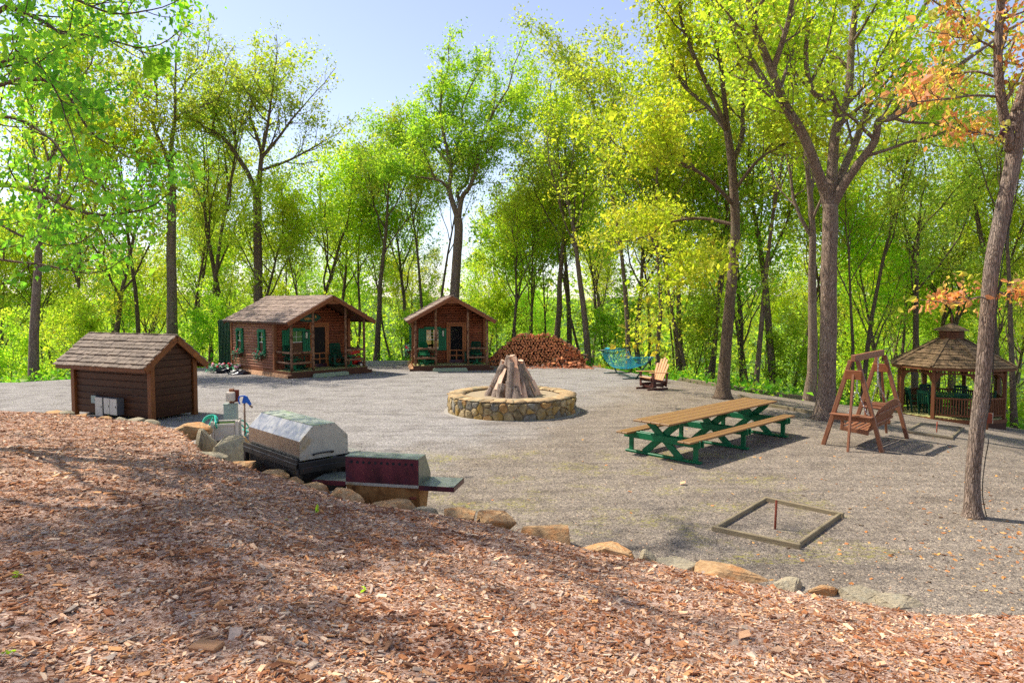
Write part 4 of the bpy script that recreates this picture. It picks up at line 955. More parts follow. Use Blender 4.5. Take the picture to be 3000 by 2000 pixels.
def cabin(label, loc, rz, W, L, porch, zr, ze, side_windows, back_open, seed, door_x, sign, side_rail=True, nrow=13, wsh=.24, front_win=(.62, .5), step=(1.25, 2.35), door_open=False, full_left=True):
    t = thing('log_cabin', label, 'cabin', loc, rz)
    Z = Vector((0, 0, 1)); U = Vector((1, 0, 0)); NF = Vector((0, -1, 0)); dk = .27; x0, x1 = .06, W - .06; lw = x1 - x0; cx = W / 2
    # floor, skirt
    n = int(W / .14)
    for i in range(n): plank('deck_board', t, (W * (i + .5) / n, .0, dk - .02), (W * (i + .5) / n, porch - .05, dk - .02), W / n - .012, .035, M['deck'])
    m = MB(); m.box((cx, (porch + L) / 2, dk - .03), (W - .1, L - porch, .04)); m.build('floor', M['inside'], t)
    plank('rim_board', t, (-.02, -.01, dk - .11), (W + .02, -.01, dk - .11), .04, .2, M['soffit']); plank('rim_board', t, (-.02, 0, dk - .1), (-.02, L, dk - .1), .04, .2, M['trim']); plank('rim_board', t, (W + .02, 0, dk - .1), (W + .02, L, dk - .1), .04, .2, M['trim'])
    for x, sg in ((-.16, -1), (W + .16, 1)):
        plank('skirt_board', t, (x - sg * .05, -.1, .055), (x - sg * .05, L * .5, .055), .24, .03, M['skirt'], (sg * .75, 0, .66)); plank('skirt_board', t, (x - sg * .05, L * .5 + .01, .055), (x - sg * .05, L, .055), .24, .03, M['skirt'], (sg * .75, 0, .66))
    plank('skirt_board', t, (-.22, -.1, .05), (W + .22, -.1, .05), .03, .15, M['soffit'])
    # walls
    fw, fh = front_win; fc = .27 * W; wz0, wz1 = dk + .72, dk + 1.72; dz1 = dk + 2.02; dw = .86
    fo = [(fc - fw / 2 - x0, fc + fw / 2 - x0, wz0, wz1), (door_x - dw / 2 - x0, door_x + dw / 2 - x0, dk, dz1)]
    ridge_u = zr - .1
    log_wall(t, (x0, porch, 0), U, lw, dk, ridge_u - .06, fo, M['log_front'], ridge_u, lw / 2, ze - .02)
    so = [(yc - porch - .23, yc - porch + .23, wz0 - .02, wz1) for yc in side_windows]
    log_wall(t, (x0, porch + .06, 0), (0, 1, 0), L - porch - .12, dk, ze - .02, so, M['log'])
    log_wall(t, (x1, porch + .06, 0), (0, 1, 0), L - porch - .12, dk, ze - .02, [], M['log'])
    bo = [(a - .3 - x0, a + .3 - x0, wz0, wz1) for a in back_open]
    log_wall(t, (x0, L, 0), U, lw, dk, ridge_u - .06, bo, M['log'], ridge_u, lw / 2, ze - .02)
    for x, y in ((x0 - .03, porch - .02), (x1 + .03, porch - .02), (x0 - .03, L), (x1 + .03, L)): plank('corner_board', t, (x, y, dk - .02), (x, y, ze + .02), .15, .15, M['trim'], (0, 1, 0))
    # windows
    for yc in side_windows:
        c = Vector((x0 - .05, yc, (wz0 + wz1) / 2)); window(t, c, Vector((0, -1, 0)), Vector((-1, 0, 0)), .4, .94, M['green_d'], 'inside', (2, 2))
        for sg in (-1, 1): shutter(t, c + Vector((-.03, sg * .3, 0)), Vector((0, 1, 0)), Vector((-1, 0, 0)), .13, 1.08, M['green_d'], 'louvre')
        plank('window_head', t, c + Vector((-.05, -.32, .56)), c + Vector((-.05, .32, .56)), .06, .09, M['green_d']); plank('window_sill', t, c + Vector((-.05, -.26, -.54)), c + Vector((-.05, .26, -.54)), .06, .04, M['green_d'])
        flower_box(t, c + Vector((-.02, -.06, -.66)), Vector((0, 1, 0)), Vector((-1, 0, 0)), .62, seed + int(yc * 10))
    c = Vector((fc, porch - .06, (wz0 + wz1) / 2)); window(t, c, U, NF, fw, 1.0, M['green_d'], 'glass' if back_open else 'inside', (2, 2) if not back_open else (3, 3))
    for sg in (-1, 1): shutter(t, c + U * sg * (fw / 2 + .24) + NF * .04, U, NF, .34, 1.14, M['green_d'])
    plank('window_head', t, c + U * (-fw / 2 - .12) + Z * .6 + NF * .06, c + U * (fw / 2 + .12) + Z * .6 + NF * .06, .06, .1, M['green_d'])
    for a in back_open: window(t, Vector((a, L + .05, (wz0 + wz1) / 2)), U, Vector((0, 1, 0)), .6, 1.0, M['trim'], 'glass', (3, 3))
    # screen door
    c = Vector((door_x, porch - .07, dk + 1.0)); f = frame_mb(c, U, NF, dw - .02, 2.0, .09, .09).build('door_frame', M['door'], t)
    m = frame_mb(c + NF * .03, U, NF, dw - .24, 1.78, .1, .04); dc = c + NF * .03
    for zz in (-.35, -.62): m.beam(dc + Z * zz - U * (dw / 2 - .1), dc + Z * zz + U * (dw / 2 - .1), .06, .035, (0, -1, 0))
    m.beam(dc + Z * -.92, dc + Z * -.35, .06, .033, (0, -1, 0))
    d = m.build('screen_door', M['door'], t)
    pane_obj('screen', dc - NF * .02, U, dw - .24, 1.78, M['screen'] if back_open else M['mesh_d'], d, .004, NF)
    m = MB(); m.beam(dc + NF * .03 + U * (-dw / 2 + .06) - Z * .12, dc + NF * .03 + U * (-dw / 2 + .06) + Z * .02, .02, .03); m.build('handle', M['black'], d)
    m = MB(); m.beam(dc - Z * .93 - U * (dw / 2 - .06) + NF * .025, dc - Z * .93 + U * (dw / 2 - .06) + NF * .025, .17, .012, (0, -1, 0)); m.build('kick_plate', M['burnt'], d)
    # porch lantern
    lc = Vector((door_x - dw / 2 - .26, porch - .14, dk + 1.52)); m = MB(); m.box(lc + Z * .16, (.14, .14, .03)); m.box(lc - Z * .15, (.12, .12, .02)); m.box(lc + Vector((0, .05, .05)), (.04, .12, .3))
    ln = m.build('lantern', M['black'], t); m = MB(); m.lathe([(.045, -.13), (.055, 0), (.045, .14)], lc, 8); m.build('lantern_glass', M['lamp'], ln)
    # porch posts and rails
    px = [.08, .29 * W, .72 * W, W - .08]
    for i, x in enumerate(px):
        s = (zr - .12) - (zr - ze) * abs(x - cx) / (W / 2 + .3)
        rod('porch_post', t, (x, .1, dk), (x, .1, s), .062, M['post'], 9, .06)
    for a, b in ((0, 1), (2, 3)):
        for h in (.36, .82): rod('porch_rail', t, (px[a], .1, dk + h), (px[b], .1, dk + h), .055, M['post'], 9, .06)
    if side_rail:
        for x in (px[0], px[3]):
            for h in (.36, .82): rod('porch_rail', t, (x, .16, dk + h), (x, porch - .06, dk + h), .055, M['post'], 9, .06)
    # roof
    ox, oy0, oy1 = .3, -.28, L + .2; eL = Vector((-ox, oy0, ze - .06)); rdg = Vector((cx, oy0, zr)); sl = (rdg - eL).length; yl = oy1 - oy0
    for sg in (-1, 1):
        e = Vector((cx + sg * (W / 2 + ox), oy0, ze - .06)); V = (rdg - e).normalized(); nr = V.cross(Vector((0, 1, 0))) * (1 if sg > 0 else -1)
        if nr.z < 0: nr = -nr
        m = MB(); m.beam((e + rdg) / 2 + Vector((0, yl / 2, 0)) - V * sl / 2 - nr * .02, (e + rdg) / 2 + Vector((0, yl / 2, 0)) + V * sl / 2 - nr * .02, yl, .035, tuple(nr)); m.build('roof_deck', M['soffit'], t)
        plank('barge_board', t, e + Vector((0, -.02, -.09)), rdg + Vector((0, -.02, -.09)), .04, .17, M['trim'], tuple(nr)); plank('barge_board', t, e + Vector((0, yl + .02, -.09)), rdg + Vector((0, yl + .02, -.09)), .04, .17, M['trim'], tuple(nr))
        plank('eave_board', t, e + Vector((sg * .005, 0, -.05)), e + Vector((sg * .005, yl, -.05)), .03, .1, M['soffit'])
        left = sg < 0
        shingles(t, e + Vector((0, yl if left else 0, 0)) - V * .05 + nr * .0, (0, -1 if left else 1, 0), V, yl, sl + .04, nrow, wsh, M['shingle'], seed + sg, single=left)
    n = int(yl / .16)
    for i in range(n):
        y = oy0 + yl * (i + .5) / n
        for sg in (-1, 1):
            V = Vector((sg * (W / 2 + ox), 0, -(zr - ze + .06))).normalized(); p = Vector((cx - sg * .01, y, zr + .035 + (i % 2) * .006)); plank('ridge_shingle', t, p, p + V * .17, yl / n - .012, .02, M['shingle'], (0, 0, 1))
    plank('gable_beam', t, (cx - .3, oy0 + .03, zr - .3), (cx + .3, oy0 + .03, zr - .3), .03, .14, M['trim'])
    m = MB(); m.add([(cx - .36, oy0 + .04, zr - .28), (cx + .36, oy0 + .04, zr - .28), (cx, oy0 + .04, zr - .05), (cx - .36, oy0 + .06, zr - .28), (cx + .36, oy0 + .06, zr - .28), (cx, oy0 + .06, zr - .05)], [(0, 1, 2), (5, 4, 3), (0, 3, 4, 1), (1, 4, 5, 2), (2, 5, 3, 0)]); m.build('gable_panel', M['trim'], t)
    if sign:
        # green oval name board with a gold fish, hung under the porch roof
        m = MB(); P = [(.62 * math.cos(a), .2 * math.sin(a) * (1 if abs(math.cos(a)) < .8 else .85)) for a in np.linspace(0, 2 * math.pi, 24, endpoint=False)]
        m.prism(P, (cx - .28, porch - .16, dz1 + .32), U, Z, (0, 1, 0), .04); s = m.build('name_board', M['teal_g'], t)
        m = MB(); P = [(-.2, .0), (-.1, .055), (.04, .06), (.15, .02), (.24, .07), (.24, -.05), (.15, -.01), (.02, -.05), (-.12, -.045)]
        m.prism(P, (cx - .36, porch - .175, dz1 + .27), U, Z, (0, 1, 0), .014); m.build('gold_fish', M['gold'], s)
        m = MB(); m.prism([(-.05, -.06), (.05, -.06), (.03, .07), (-.03, .07)], (cx + .06, porch - .175, dz1 + .36), U, Z, (0, 1, 0), .014); m.build('gold_emblem', M['gold'], s)
    return t
def to_world(t, p):
    Mx = Matrix.Translation(t.location) @ Matrix.Rotation(t.rotation_euler.z, 4, 'Z'); return Mx @ Vector(p)

# ---------------------------------------------------------------- large cabin
CA = R(47)
g = G(845, 1109); 
cab1 = cabin('large log cabin with green louvred shutters and red flower boxes', (g.x + .1, g.y + .1, g.z), CA, 3.95, 5.7, 1.5, 3.62, 2.52, (1.5 + 1.1, 1.5 + 3.3), (), 50, 2.25, True)
g2 = G(1213, 1087)
cab2 = cabin('small log cabin facing the camera with a see-through screen door', (g2.x, g2.y, g2.z), R(10.5), 3.75, 5.0, 1.5, 3.7, 2.55, (1.5 + 1.0, 1.5 + 2.6), (1.02, 2.3), 60, 2.25, False, nrow=11, wsh=.3)
# concrete steps
for cb, l in ((cab1, 'long mossy concrete block step in front of the large cabin porch'), (cab2, 'long mossy concrete block step in front of the small cabin porch')):
    m = MB(); q = random.Random(1)
    V = [(-.85, -.16, 0), (.85, -.16, 0), (.85, .16, 0), (-.85, .16, 0), (-.83, -.14, .13), (.83, -.14, .13), (.83, .14, .13), (-.83, .14, .13), (-.78, -.1, .16), (.78, -.1, .16), (.78, .1, .16), (-.78, .1, .16)]
    m.add(V, [(3, 2, 1, 0)] + [(i, (i + 1) % 4, 4 + (i + 1) % 4, 4 + i) for i in range(4)] + [(4 + i, 4 + (i + 1) % 4, 8 + (i + 1) % 4, 8 + i) for i in range(4)] + [(8, 9, 10, 11)])
    p = to_world(cb, (1.75, -.38, 0)); o = m.build('concrete_step', M['concrete'], loc=p); o.rotation_euler.z = cb.rotation_euler.z; tag(o, l, 'step', 'cabin steps')

# porch chairs and tables
def chair(name, label, loc, rz, ms, mf, style='slat', group=None):
    """reclining garden chair, front towards local -y"""
    t = thing(name, label, 'chair', loc, rz, group); W = .56
    if style == 'fan':
        for i in range(6): y = -.3 + .095 * i; z = .36 + .075 * math.exp(-((y + .26) / .09) ** 2) - .22 * max(0, y + .2); plank('seat_slat', t, (-W / 2, y, z), (W / 2, y, z), .09, .024, ms, (0, .25 * (1 if y > -.25 else -.8), 1))
        for i in range(5):
            k = i - 2; h = .78 - .05 * k * k; b0 = Vector((k * .1, .2, .27)); b1 = Vector((k * .135, .2 + h * .42, .27 + h)); plank('back_slat', t, b0, b1, .098, .022, ms, (0, -1, .4))
        for zz in (.4, .72): plank('back_rail', t, (-.26, .2 + (zz - .27) * .46 + .03, zz), (.26, .2 + (zz - .27) * .46 + .03, zz), .04, .06, mf)
    else:
        for i in range(6): y = -.26 + .095 * i; plank('seat_slat', t, (-W / 2, y, .42 - .06 * (i / 5)), (W / 2, y, .42 - .06 * (i / 5)), .085, .022, ms)
        for i in range(9): h = .07 * i; plank('back_slat', t, (-W / 2 + .02, .26 + h * .25, .45 + h), (W / 2 - .02, .26 + h * .25, .45 + h), .018, .058, ms, (0, -.25, 1))
        for sg in (-1, 1): plank('back_post', t, (sg * (W / 2 - .03), .27, .35), (sg * (W / 2 - .03), .43, 1.02), .05, .03, mf, (0, -1, .3))
        plank('top_slat', t, (-W / 2 + .03, .43, 1.04), (W / 2 - .03, .43, 1.04), .02, .12, ms, (0, -.25, 1))
    for sg in (-1, 1):
        x = sg * (W / 2 + .06); plank('arm', t, (x, -.4, .6), (x, .36, .57), .13, .024, ms)
        plank('arm_post', t, (x - sg * .03, -.26, .1), (x - sg * .03, -.26, .585), .035, .09, mf, (1, 0, 0)); plank('arm_post', t, (x - sg * .03, .3, .1), (x - sg * .03, .36, .57), .035, .09, mf, (1, 0, 0))
        plank('seat_rail', t, (x - sg * .06, -.32, .36), (x - sg * .06, .32, .24), .03, .1, mf)
        plank('glider_rail', t, (x - sg * .1, -.3, .17), (x - sg * .1, .34, .17), .04, .09, mf)
        plank('runner', t, (x - sg * .05, -.46, .035), (x - sg * .05, .4, .035), .045, .07, mf)
    for y in (-.2, .22): plank('stretcher', t, (-W / 2, y, .12), (W / 2, y, .12), .05, .08, mf)
    return t
def side_table(label, loc, rz=0, group=None):
    t = thing('side_table', label, 'table', loc, rz, group); m = MB(); m.lathe([(.26, .5), (.29, .51), (.29, .53), (.26, .54)], (0, 0, 0), 20); m.build('table_top', M['green'], t)
    plank('pedestal', t, (0, 0, .06), (0, 0, .5), .1, .1, M['green'], (0, 1, 0))
    for k in range(4): a = k * math.pi / 2 + .6; plank('foot', t, (math.cos(a) * .04, math.sin(a) * .04, .07), (math.cos(a) * .26, math.sin(a) * .26, .035), .06, .06, M['green'])
    return t
def porch(cb, fn, label, p, rz, **k): return fn(label=label, loc=tuple(to_world(cb, p)), rz=cb.rotation_euler.z + rz, **k)
dkz = .27
C = dict(ms=M['teal_g'], mf=M['teal_g'])
chair('porch_chair', 'dark green slatted porch chair under the window of the large cabin', tuple(to_world(cab1, (.75, .95, dkz))), CA + R(25), M['teal_g'], M['teal_g'], group='green porch chairs')
chair('porch_chair', 'dark green slatted porch chair right of the large cabin door', tuple(to_world(cab1, (3.0, .95, dkz))), CA + R(-8), M['teal_g'], M['teal_g'], group='green porch chairs')
side_table('round green side table behind the left rail of the large cabin', tuple(to_world(cab1, (.42, .45, dkz))), group='round green porch tables')
side_table('round green side table at the right rail of the large cabin', tuple(to_world(cab1, (3.35, .45, dkz))), group='round green porch tables')
chair('porch_chair', 'green slatted porch chair left of the small cabin door', tuple(to_world(cab2, (.72, .95, dkz))), R(10 + 30), M['green'], M['green'], group='green porch chairs')
chair('porch_chair', 'green slatted porch chair right of the small cabin door', tuple(to_world(cab2, (3.05, .95, dkz))), R(10 - 30), M['teal_g'], M['teal_g'], group='green porch chairs')
side_table('round green side table behind the left rail of the small cabin', tuple(to_world(cab2, (.55, .42, dkz))), group='round green porch tables')
side_table('round green side table behind the right rail of the small cabin', tuple(to_world(cab2, (3.2, .42, dkz))), group='round green porch tables')
# office chair silhouette seen inside the small cabin
o = to_world(cab2, (2.45, 2.6, .25)); t = thing('armchair', 'dark chair standing inside the small cabin behind the screen door', 'chair', tuple(o), R(10)); m = MB(); m.box((0, 0, .45), (.55, .5, .12)); m.build('seat', M['mesh_d'], t); m = MB(); m.box((0, .25, .85), (.55, .1, .6)); m.build('backrest', M['mesh_d'], t)
for sx in (-1, 1):
    for sy in (-1, 1): plank('leg', t, (sx * .22, sy * .2, 0), (sx * .22, sy * .2, .4), .04, .04, M['mesh_d'], (0, 1, 0))

# red machine parked beside the large cabin
t = thing('garden_tiller', 'red garden machine parked beyond the large cabin porch', 'machine', tuple(to_world(cab1, (4.55, 1.9, 0)) - Vector((0, 0, .03))), CA + R(20))
m = MB(); m.tube([(-.42, 0, .78), (-.3, 0, .82), (.3, 0, .88), (.42, 0, .86)], [.06, .1, .1, .05], 12); m.build('tank', M['red'], t, True)
m = MB(); m.box((-.05, 0, .5), (.5, .36, .3)); m.box((.15, 0, .3), (.7, .1, .16)); m.build('engine_cover', M['red'], t)
m = MB(); m.box((-.25, .0, .62), (.2, .3, .14)); m.tube([(-.2, .18, .5), (-.2, .28, .5)], .12, 10); m.build('engine', M['black'], t)
for sg in (-1, 1):
    m = MB(); m.tube([(.05, sg * .24, .2), (.05, sg * .34, .2)], .2, 16); wv = m.build('wheel', M['rubber'], t, True); m = MB(); m.tube([(.05, sg * .23, .2), (.05, sg * .352, .2)], .1, 12); m.build('rim', M['white'], wv)
    wire('handle_bar', t, catmull([(.1, sg * .14, .6), (.5, sg * .2, .85), (.85, sg * .24, .95)], 4), .016, M['black'])
m = MB(); m.prism([(-.3, 0), (.3, 0), (.22, .22), (-.18, .26)], (.35, -.12, .1), (1, 0, 0), (0, 0, 1), (0, 1, 0), .24); m.build('tine_guard', M['red'], t)
# dark green ribbed container behind the large cabin
t = thing('storage_container', 'dark green ribbed steel container at the back left corner of the large cabin', 'container', tuple(to_world(cab1, (.42, 6.15, 0)) - Vector((0, 0, .3))), CA)
m = MB(); m.box((1.0, .8, 1.4), (2.3, 1.5, 2.7)); m.build('body', M['cont'], t)
for i in range(9): m = MB(); m.box((-.2, .12 + i * .17, 1.4), (.06, .07, 2.6)); m.build('rib', M['cont'], t)
for i in range(9): m = MB(); m.box((-.05 + i * .26, .03, 1.4), (.1, .06, 2.6)); m.build('rib', M['cont'], t)
# black bags of silk flowers dumped beside the large cabin
def bagheap(label, c, sx, sy, sz, seed, nm='plastic_bag'):
    q = random.Random(seed); m = MB(); n = 14; rows = 7; V = []; Fc = []
    for i in range(rows):
        v = i / (rows - 1); rr = math.cos(v * 1.45)
        for k in range(n): a = 2 * math.pi * k / n; j = 1 + q.uniform(-.22, .22); V.append((c.x + sx * rr * j * math.cos(a), c.y + sy * rr * j * math.sin(a), c.z - .02 + sz * math.sin(v * 1.5) * q.uniform(.8, 1.15)))
    for i in range(rows - 1):
        for k in range(n): k2 = (k + 1) % n; Fc.append((i * n + k, i * n + k2, (i + 1) * n + k2, (i + 1) * n + k))
    Fc.append(tuple(range((rows - 1) * n, rows * n))); m.add(V, Fc); return tag(m.build(nm, M['bag'], smooth=False), label, 'bag', 'black bags by the large cabin')
g = G(700, 1096); bagheap('shiny black plastic bag flattened beside the large cabin wall', g, .5, .4, .24, 3)
g = G(655, 1092); bagheap('crumpled black plastic bag under the heap of silk flowers', g, .5, .4, .28, 4)
def flower_heap(label, c, seed, w):
    q = random.Random(seed); t = thing('silk_flowers', label, 'flowers', tuple(c), 0, 'heaps of silk flowers'); m = MB(); leaf_bunch(m, (0, 0, .22), (w, w * .7, .1), 200, q, .13); m.build('foliage', M['silk_leaf'], t)
    for k in range(12): m = MB(); blob(m, (q.gauss(0, w), q.gauss(0, w * .6) - .08, .24 + q.uniform(0, .18)), .07, q); m.build('flower', M['flower_p' if q.random() < .7 else 'flower_r'], t)
flower_heap('pink silk flowers with leaves heaped on the left black bag', G(640, 1091), 1, .26); flower_heap('pink and red silk flowers spilling over the right black bag', G(690, 1090), 2, .24)

# ---------------------------------------------------------------- shed with meter boxes
sw, sdp = 3.15, 1.35
g = PZ(448, 1232, 0.02)
SA = R(-24)
st = Vector((math.cos(SA), math.sin(SA), 0)); g = g - st * sw
shed = thing('wooden_shed', 'small dark brown board shed with a shingled roof at the left', 'shed', tuple(g), SA)
nb = 8; he = 1.55; hr = 2.22
for i in range(nb):
    z = .06 + (he - .06) * (i + .5) / nb; h = (he - .06) / nb
    plank('wall_board', shed, (.1, .02, z), (sw - .1, .02, z), .03, h + .02, M['shed'], (0, -.18, 1))
    plank('wall_board', shed, (.1, sdp - .02, z), (sw - .1, sdp - .02, z), .03, h + .02, M['shed'])
    for x in (.02, sw - .02): plank('wall_board', shed, (x, .1, z), (x, sdp - .1, z), .03, h + .02, M['shed'], (.18 if x > 1 else -.18, 0, 1))
for i in range(4):
    z = he + (hr - he - .05) * (i + .5) / 4; hw = (sdp / 2) * (1 - (i + .5) / 4) + .02
    for x in (.02, sw - .02): plank('wall_board', shed, (x, sdp / 2 - hw, z), (x, sdp / 2 + hw, z), .03, .17, M['shed'], (.18 if x > 1 else -.18, 0, 1))
for x, y in ((.03, 0), (sw - .03, 0), (.03, sdp), (sw - .03, sdp)): plank('corner_post', shed, (x, y, -.05), (x, y, he + .02), .15, .13, M['shedtrim'], (0, 1, 0))
for sg in (-1, 1):
    e = Vector((-.28, sdp / 2 + sg * (sdp / 2 + .3), he - .12)); rd = Vector((-.28, sdp / 2, hr)); V = (rd - e).normalized(); sl = (rd - e).length; yl = sw + .44; nr = Vector((0, sg * abs(V.z), abs(V.y))).normalized()
    m = MB(); a = (e + rd) / 2 + Vector((yl / 2, 0, 0)); m.beam(a - V * sl / 2 - nr * .02, a + V * sl / 2 - nr * .02, yl, .035, tuple(nr)); m.build('roof_deck', M['shedtrim'], shed)
    for x in (-.0, yl): plank('barge_board', shed, e + Vector((x, 0, -.08)), rd + Vector((x, 0, -.08)), .04, .16, M['shedtrim'], tuple(nr))
    plank('eave_board', shed, e + Vector((0, sg * .01, -.07)), e + Vector((yl, sg * .01, -.07)), .03, .14, M['shedtrim'])
    shingles(shed, e + Vector((0 if sg < 0 else yl, 0, 0)) - V * .06, (-sg, 0, 0), V, yl, sl + .06, 9, .21, M['shingle_shed'], 70 + sg, single=sg < 0)
for i in range(19):
    p = Vector((-.28 + (sw + .44) * (i + .5) / 19, sdp / 2 + .04, hr + .03)); plank('ridge_shingle', shed, p, p + Vector((0, -.22, -.13)), (sw + .44) / 19 - .01, .022, M['shingle_shed'], (0, 0, 1))
def shp(x, y, z): return to_world(shed, (x, y, z))
def ebox(label, x, z, wd, h, d, mat):
    t = thing('meter_box', label, 'box', tuple(shp(x, -.01 - d, z)), SA, 'meter boxes on the shed'); m = MB(); m.box((0, d / 2, h / 2), (wd, d, h)); m.build('case', M['meterd'], t); m = MB(); m.box((0, -.006, h / 2), (wd - .012, .014, h - .012)); m.build('cover', mat, t); m = MB(); m.box((wd * .36, -.016, h / 2), (.02, .012, .05)); m.build('latch', M['black'], t)
ebox('small grey outlet box at the left end of the meter boxes', .98, .35, .2, .22, .1, M['greybox']); ebox('tall grey meter box, leftmost of the three on the shed wall', 1.25, .02, .3, .52, .14, M['meter'])
ebox('short grey meter box in the middle of the three on the shed wall', 1.6, .1, .24, .44, .16, M['meter']); ebox('short grey meter box, rightmost of the three on the shed wall', 1.92, .1, .28, .44, .2, M['meter'])
# ---------------------------------------------------------------- stones and boulders along the mulch edge
import bmesh
def rock_mesh(seed, mat):
    """angular broken stone: the hull of a few points, edges slightly worn, flat faces"""
    q = np.random.default_rng(seed); bm = bmesh.new()
    for _ in range(15):
        d = q.normal(0, 1, 3); d /= np.max(np.abs(d)) ** .75 * np.linalg.norm(d) ** .25; d *= q.uniform(.8, 1.0); d[2] = min(d[2], .8 + q.uniform(-.06, .0)); bm.verts.new(tuple(d))
    bmesh.ops.convex_hull(bm, input=list(bm.verts))
    for vv in [v_ for v_ in bm.verts if not v_.link_faces]: bm.verts.remove(vv)
    bmesh.ops.bevel(bm, geom=list(bm.edges), offset=.07, segments=1, affect='EDGES', clamp_overlap=True)
    bmesh.ops.subdivide_edges(bm, edges=list(bm.edges), cuts=1, use_grid_fill=True)
    for v_ in bm.verts: v_.co *= 1 + q.normal(0, .018)
    me = bpy.data.meshes.new('rock'); bm.to_mesh(me); bm.free(); me.materials.append(mat); return me
ROCK = {}
def rock(name, label, px, py, z, wpx, hpx, seed, mat, depth=1., rz=0., cat='stone', group='stones edging the mulch bank', sink=.3, tilt=0.):
    p = PZ(px, py, z); s = p.y / F; key = (seed % 9, mat)
    if key not in ROCK: ROCK[key] = rock_mesh(100 + seed % 9, M[mat])
    o = bpy.data.objects.new(name, ROCK[key]); COL.objects.link(o); sx, sz = wpx * s / 2, hpx * s / 2
    flat = name == 'edging_stone'; zs = max(2 * sz, .12); o.scale = (sx * (1.16 if flat else 1.08), max(sx * (.75 if flat else .55), .16) * depth, zs); o.location = (p.x, p.y + (.06 if flat else 0), p.z + sz * (.58 if flat else 1.) - .8 * zs); o.rotation_euler = (0, tilt, rz)
    return tag(o, label, cat, group)
RK = [(150, 1207, .36, 45, 12, 'rock', 'flat tan edging stone left of the shed'), (190, 1208, .34, 40, 12, 'rock_g', 'flat grey edging stone at the left corner of the shed'), (232, 1215, .34, 44, 11, 'rock', 'flat tan edging stone under the left half of the shed wall'), (300, 1222, .34, 48, 12, 'rock', 'tan edging stone below the meter boxes'),
      (345, 1226, .34, 36, 10, 'rock_g', 'small grey edging stone right of the meter boxes'), (395, 1228, .36, 50, 14, 'rock_g', 'long grey edging stone at the right end of the shed wall'), (440, 1234, .38, 46, 12, 'rock_g', 'grey edging stone at the right corner of the shed')]
for i, (a, b, z, w_, h_, mt, l) in enumerate(RK): rock('edging_stone', l, a, b, z, w_, h_, i, mt, 1.1)
RB = [(560, 1252, .42, 125, 36, 'rock', 1.6, 'broad flat tan boulder at the end of the shed'), (597, 1296, .45, 92, 84, 'rock_g', .9, 'steep angular grey boulder left of the beige planter'), (672, 1316, .4, 98, 92, 'rock_g', .8, 'steep split tan boulder below the beige planter'), (722, 1316, .3, 60, 80, 'rock', .8, 'tan boulder wedged behind the steel smoker'), (770, 1240, .1, 60, 34, 'rock', 1., 'orange tan boulder behind the hydrant')]
for i, (a, b, z, w_, h_, mt, dp, l) in enumerate(RB): rock('boulder', l, a, b, z, w_, h_, i + 3, mt, dp, .4 * i, 'boulder', 'boulders by the planter', .2)
RS = [(600, 1334, .62, 130, 18, 'rock_g', 'thin grey slab below the angular boulders'), (705, 1358, .64, 110, 22, 'rock', 'flat tan slab at the foot of the steel smoker'), (795, 1384, .64, 125, 36, 'rock', 'tan slab in front of the left smoker leg'), (855, 1408, .62, 46, 24, 'rock', 'small orange stone beside the right smoker leg'), (915, 1424, .58, 90, 30, 'rock', 'low tan stone between the smoker and the burnt grill'), (1012, 1450, .52, 112, 44, 'rock', 'rounded tan stone in front of the burnt grill left shelf'),
      (1148, 1477, .46, 150, 28, 'rock', 'long low stone under the burnt grill'), (1242, 1489, .42, 84, 22, 'rock_g', 'grey stone below the right end of the burnt grill'), (1340, 1502, .34, 98, 34, 'rock', 'pinkish stone left of the big orange block stone'), (1453, 1517, .26, 122, 54, 'rock', 'big orange block stone right of the burnt grill'), (1600, 1556, .2, 170, 62, 'rock', 'long orange slab stone, left half of the longest slab'), (1768, 1600, .14, 170, 50, 'rock', 'long orange slab stone, right half of the longest slab'),
      (1893, 1624, .11, 56, 24, 'rock_g', 'small pale stone right of the longest slab'), (1985, 1652, .09, 122, 44, 'rock_g', 'grey green stone left of the rounded orange boulder'), (2155, 1688, .06, 228, 66, 'rock', 'wide rounded orange stone below the near horseshoe pit'), (2319, 1712, .06, 112, 44, 'rock_g', 'whitish stone right of the wide orange stone'), (2415, 1724, .05, 96, 40, 'rock', 'ochre stone in the middle of the right hand stones'), (2525, 1742, .05, 124, 52, 'rock_g', 'lichen spotted grey stone near the right end of the edging'), (2650, 1768, .03, 155, 54, 'rock_g', 'last long grey brown stone at the right end of the edging')]
for i, (a, b, z, w_, h_, mt, l) in enumerate(RS): rock('edging_stone', l, a, b, z, w_, h_, i + 1, mt, .9, -.25 if a > 1300 else -.4, tilt=.06 if a > 1300 else 0)
# odd bits lying on the mulch
def on_mulch(px, py):
    d = ray(px, py); y = 2.5
    while y < 20:
        k = y / d[1]; z = mulch_z(d[0] * k, y)
        if z is not None and CAM_Z + d[2] * k < z: break
        y += .01
    return Vector((d[0] * k, y, CAM_Z + d[2] * k))
p = on_mulch(606, 1896); o = put('wood_block', chamfer_box(.17, .1, .05, M['skirt']), None, Matrix.Translation(p) @ Matrix.Rotation(-.2, 4, 'Z')); tag(o, 'brown rectangular wood block lying on the mulch in front', 'block')
def leafling(label, px, py, s, nm='seedling'):
    p = on_mulch(px, py); q = random.Random(px); t = thing(nm, label, 'plant', tuple(p), 0, 'seedlings on the mulch'); m = MB(); m.tube([(0, 0, -.02), (.01, 0, s * .5)], .004, 5); m.build('stem', M['bark2'], t)
    T_ = Tree(px, 'lime', s * .9, 1); T_.LP = [np.array([[0, 0, s * .4]] * 6)]; T_.LC = [np.repeat(T_.pal[:1], 6, 0)]; T_.crown_mb(True).build('leaves', M['leaf'], t)
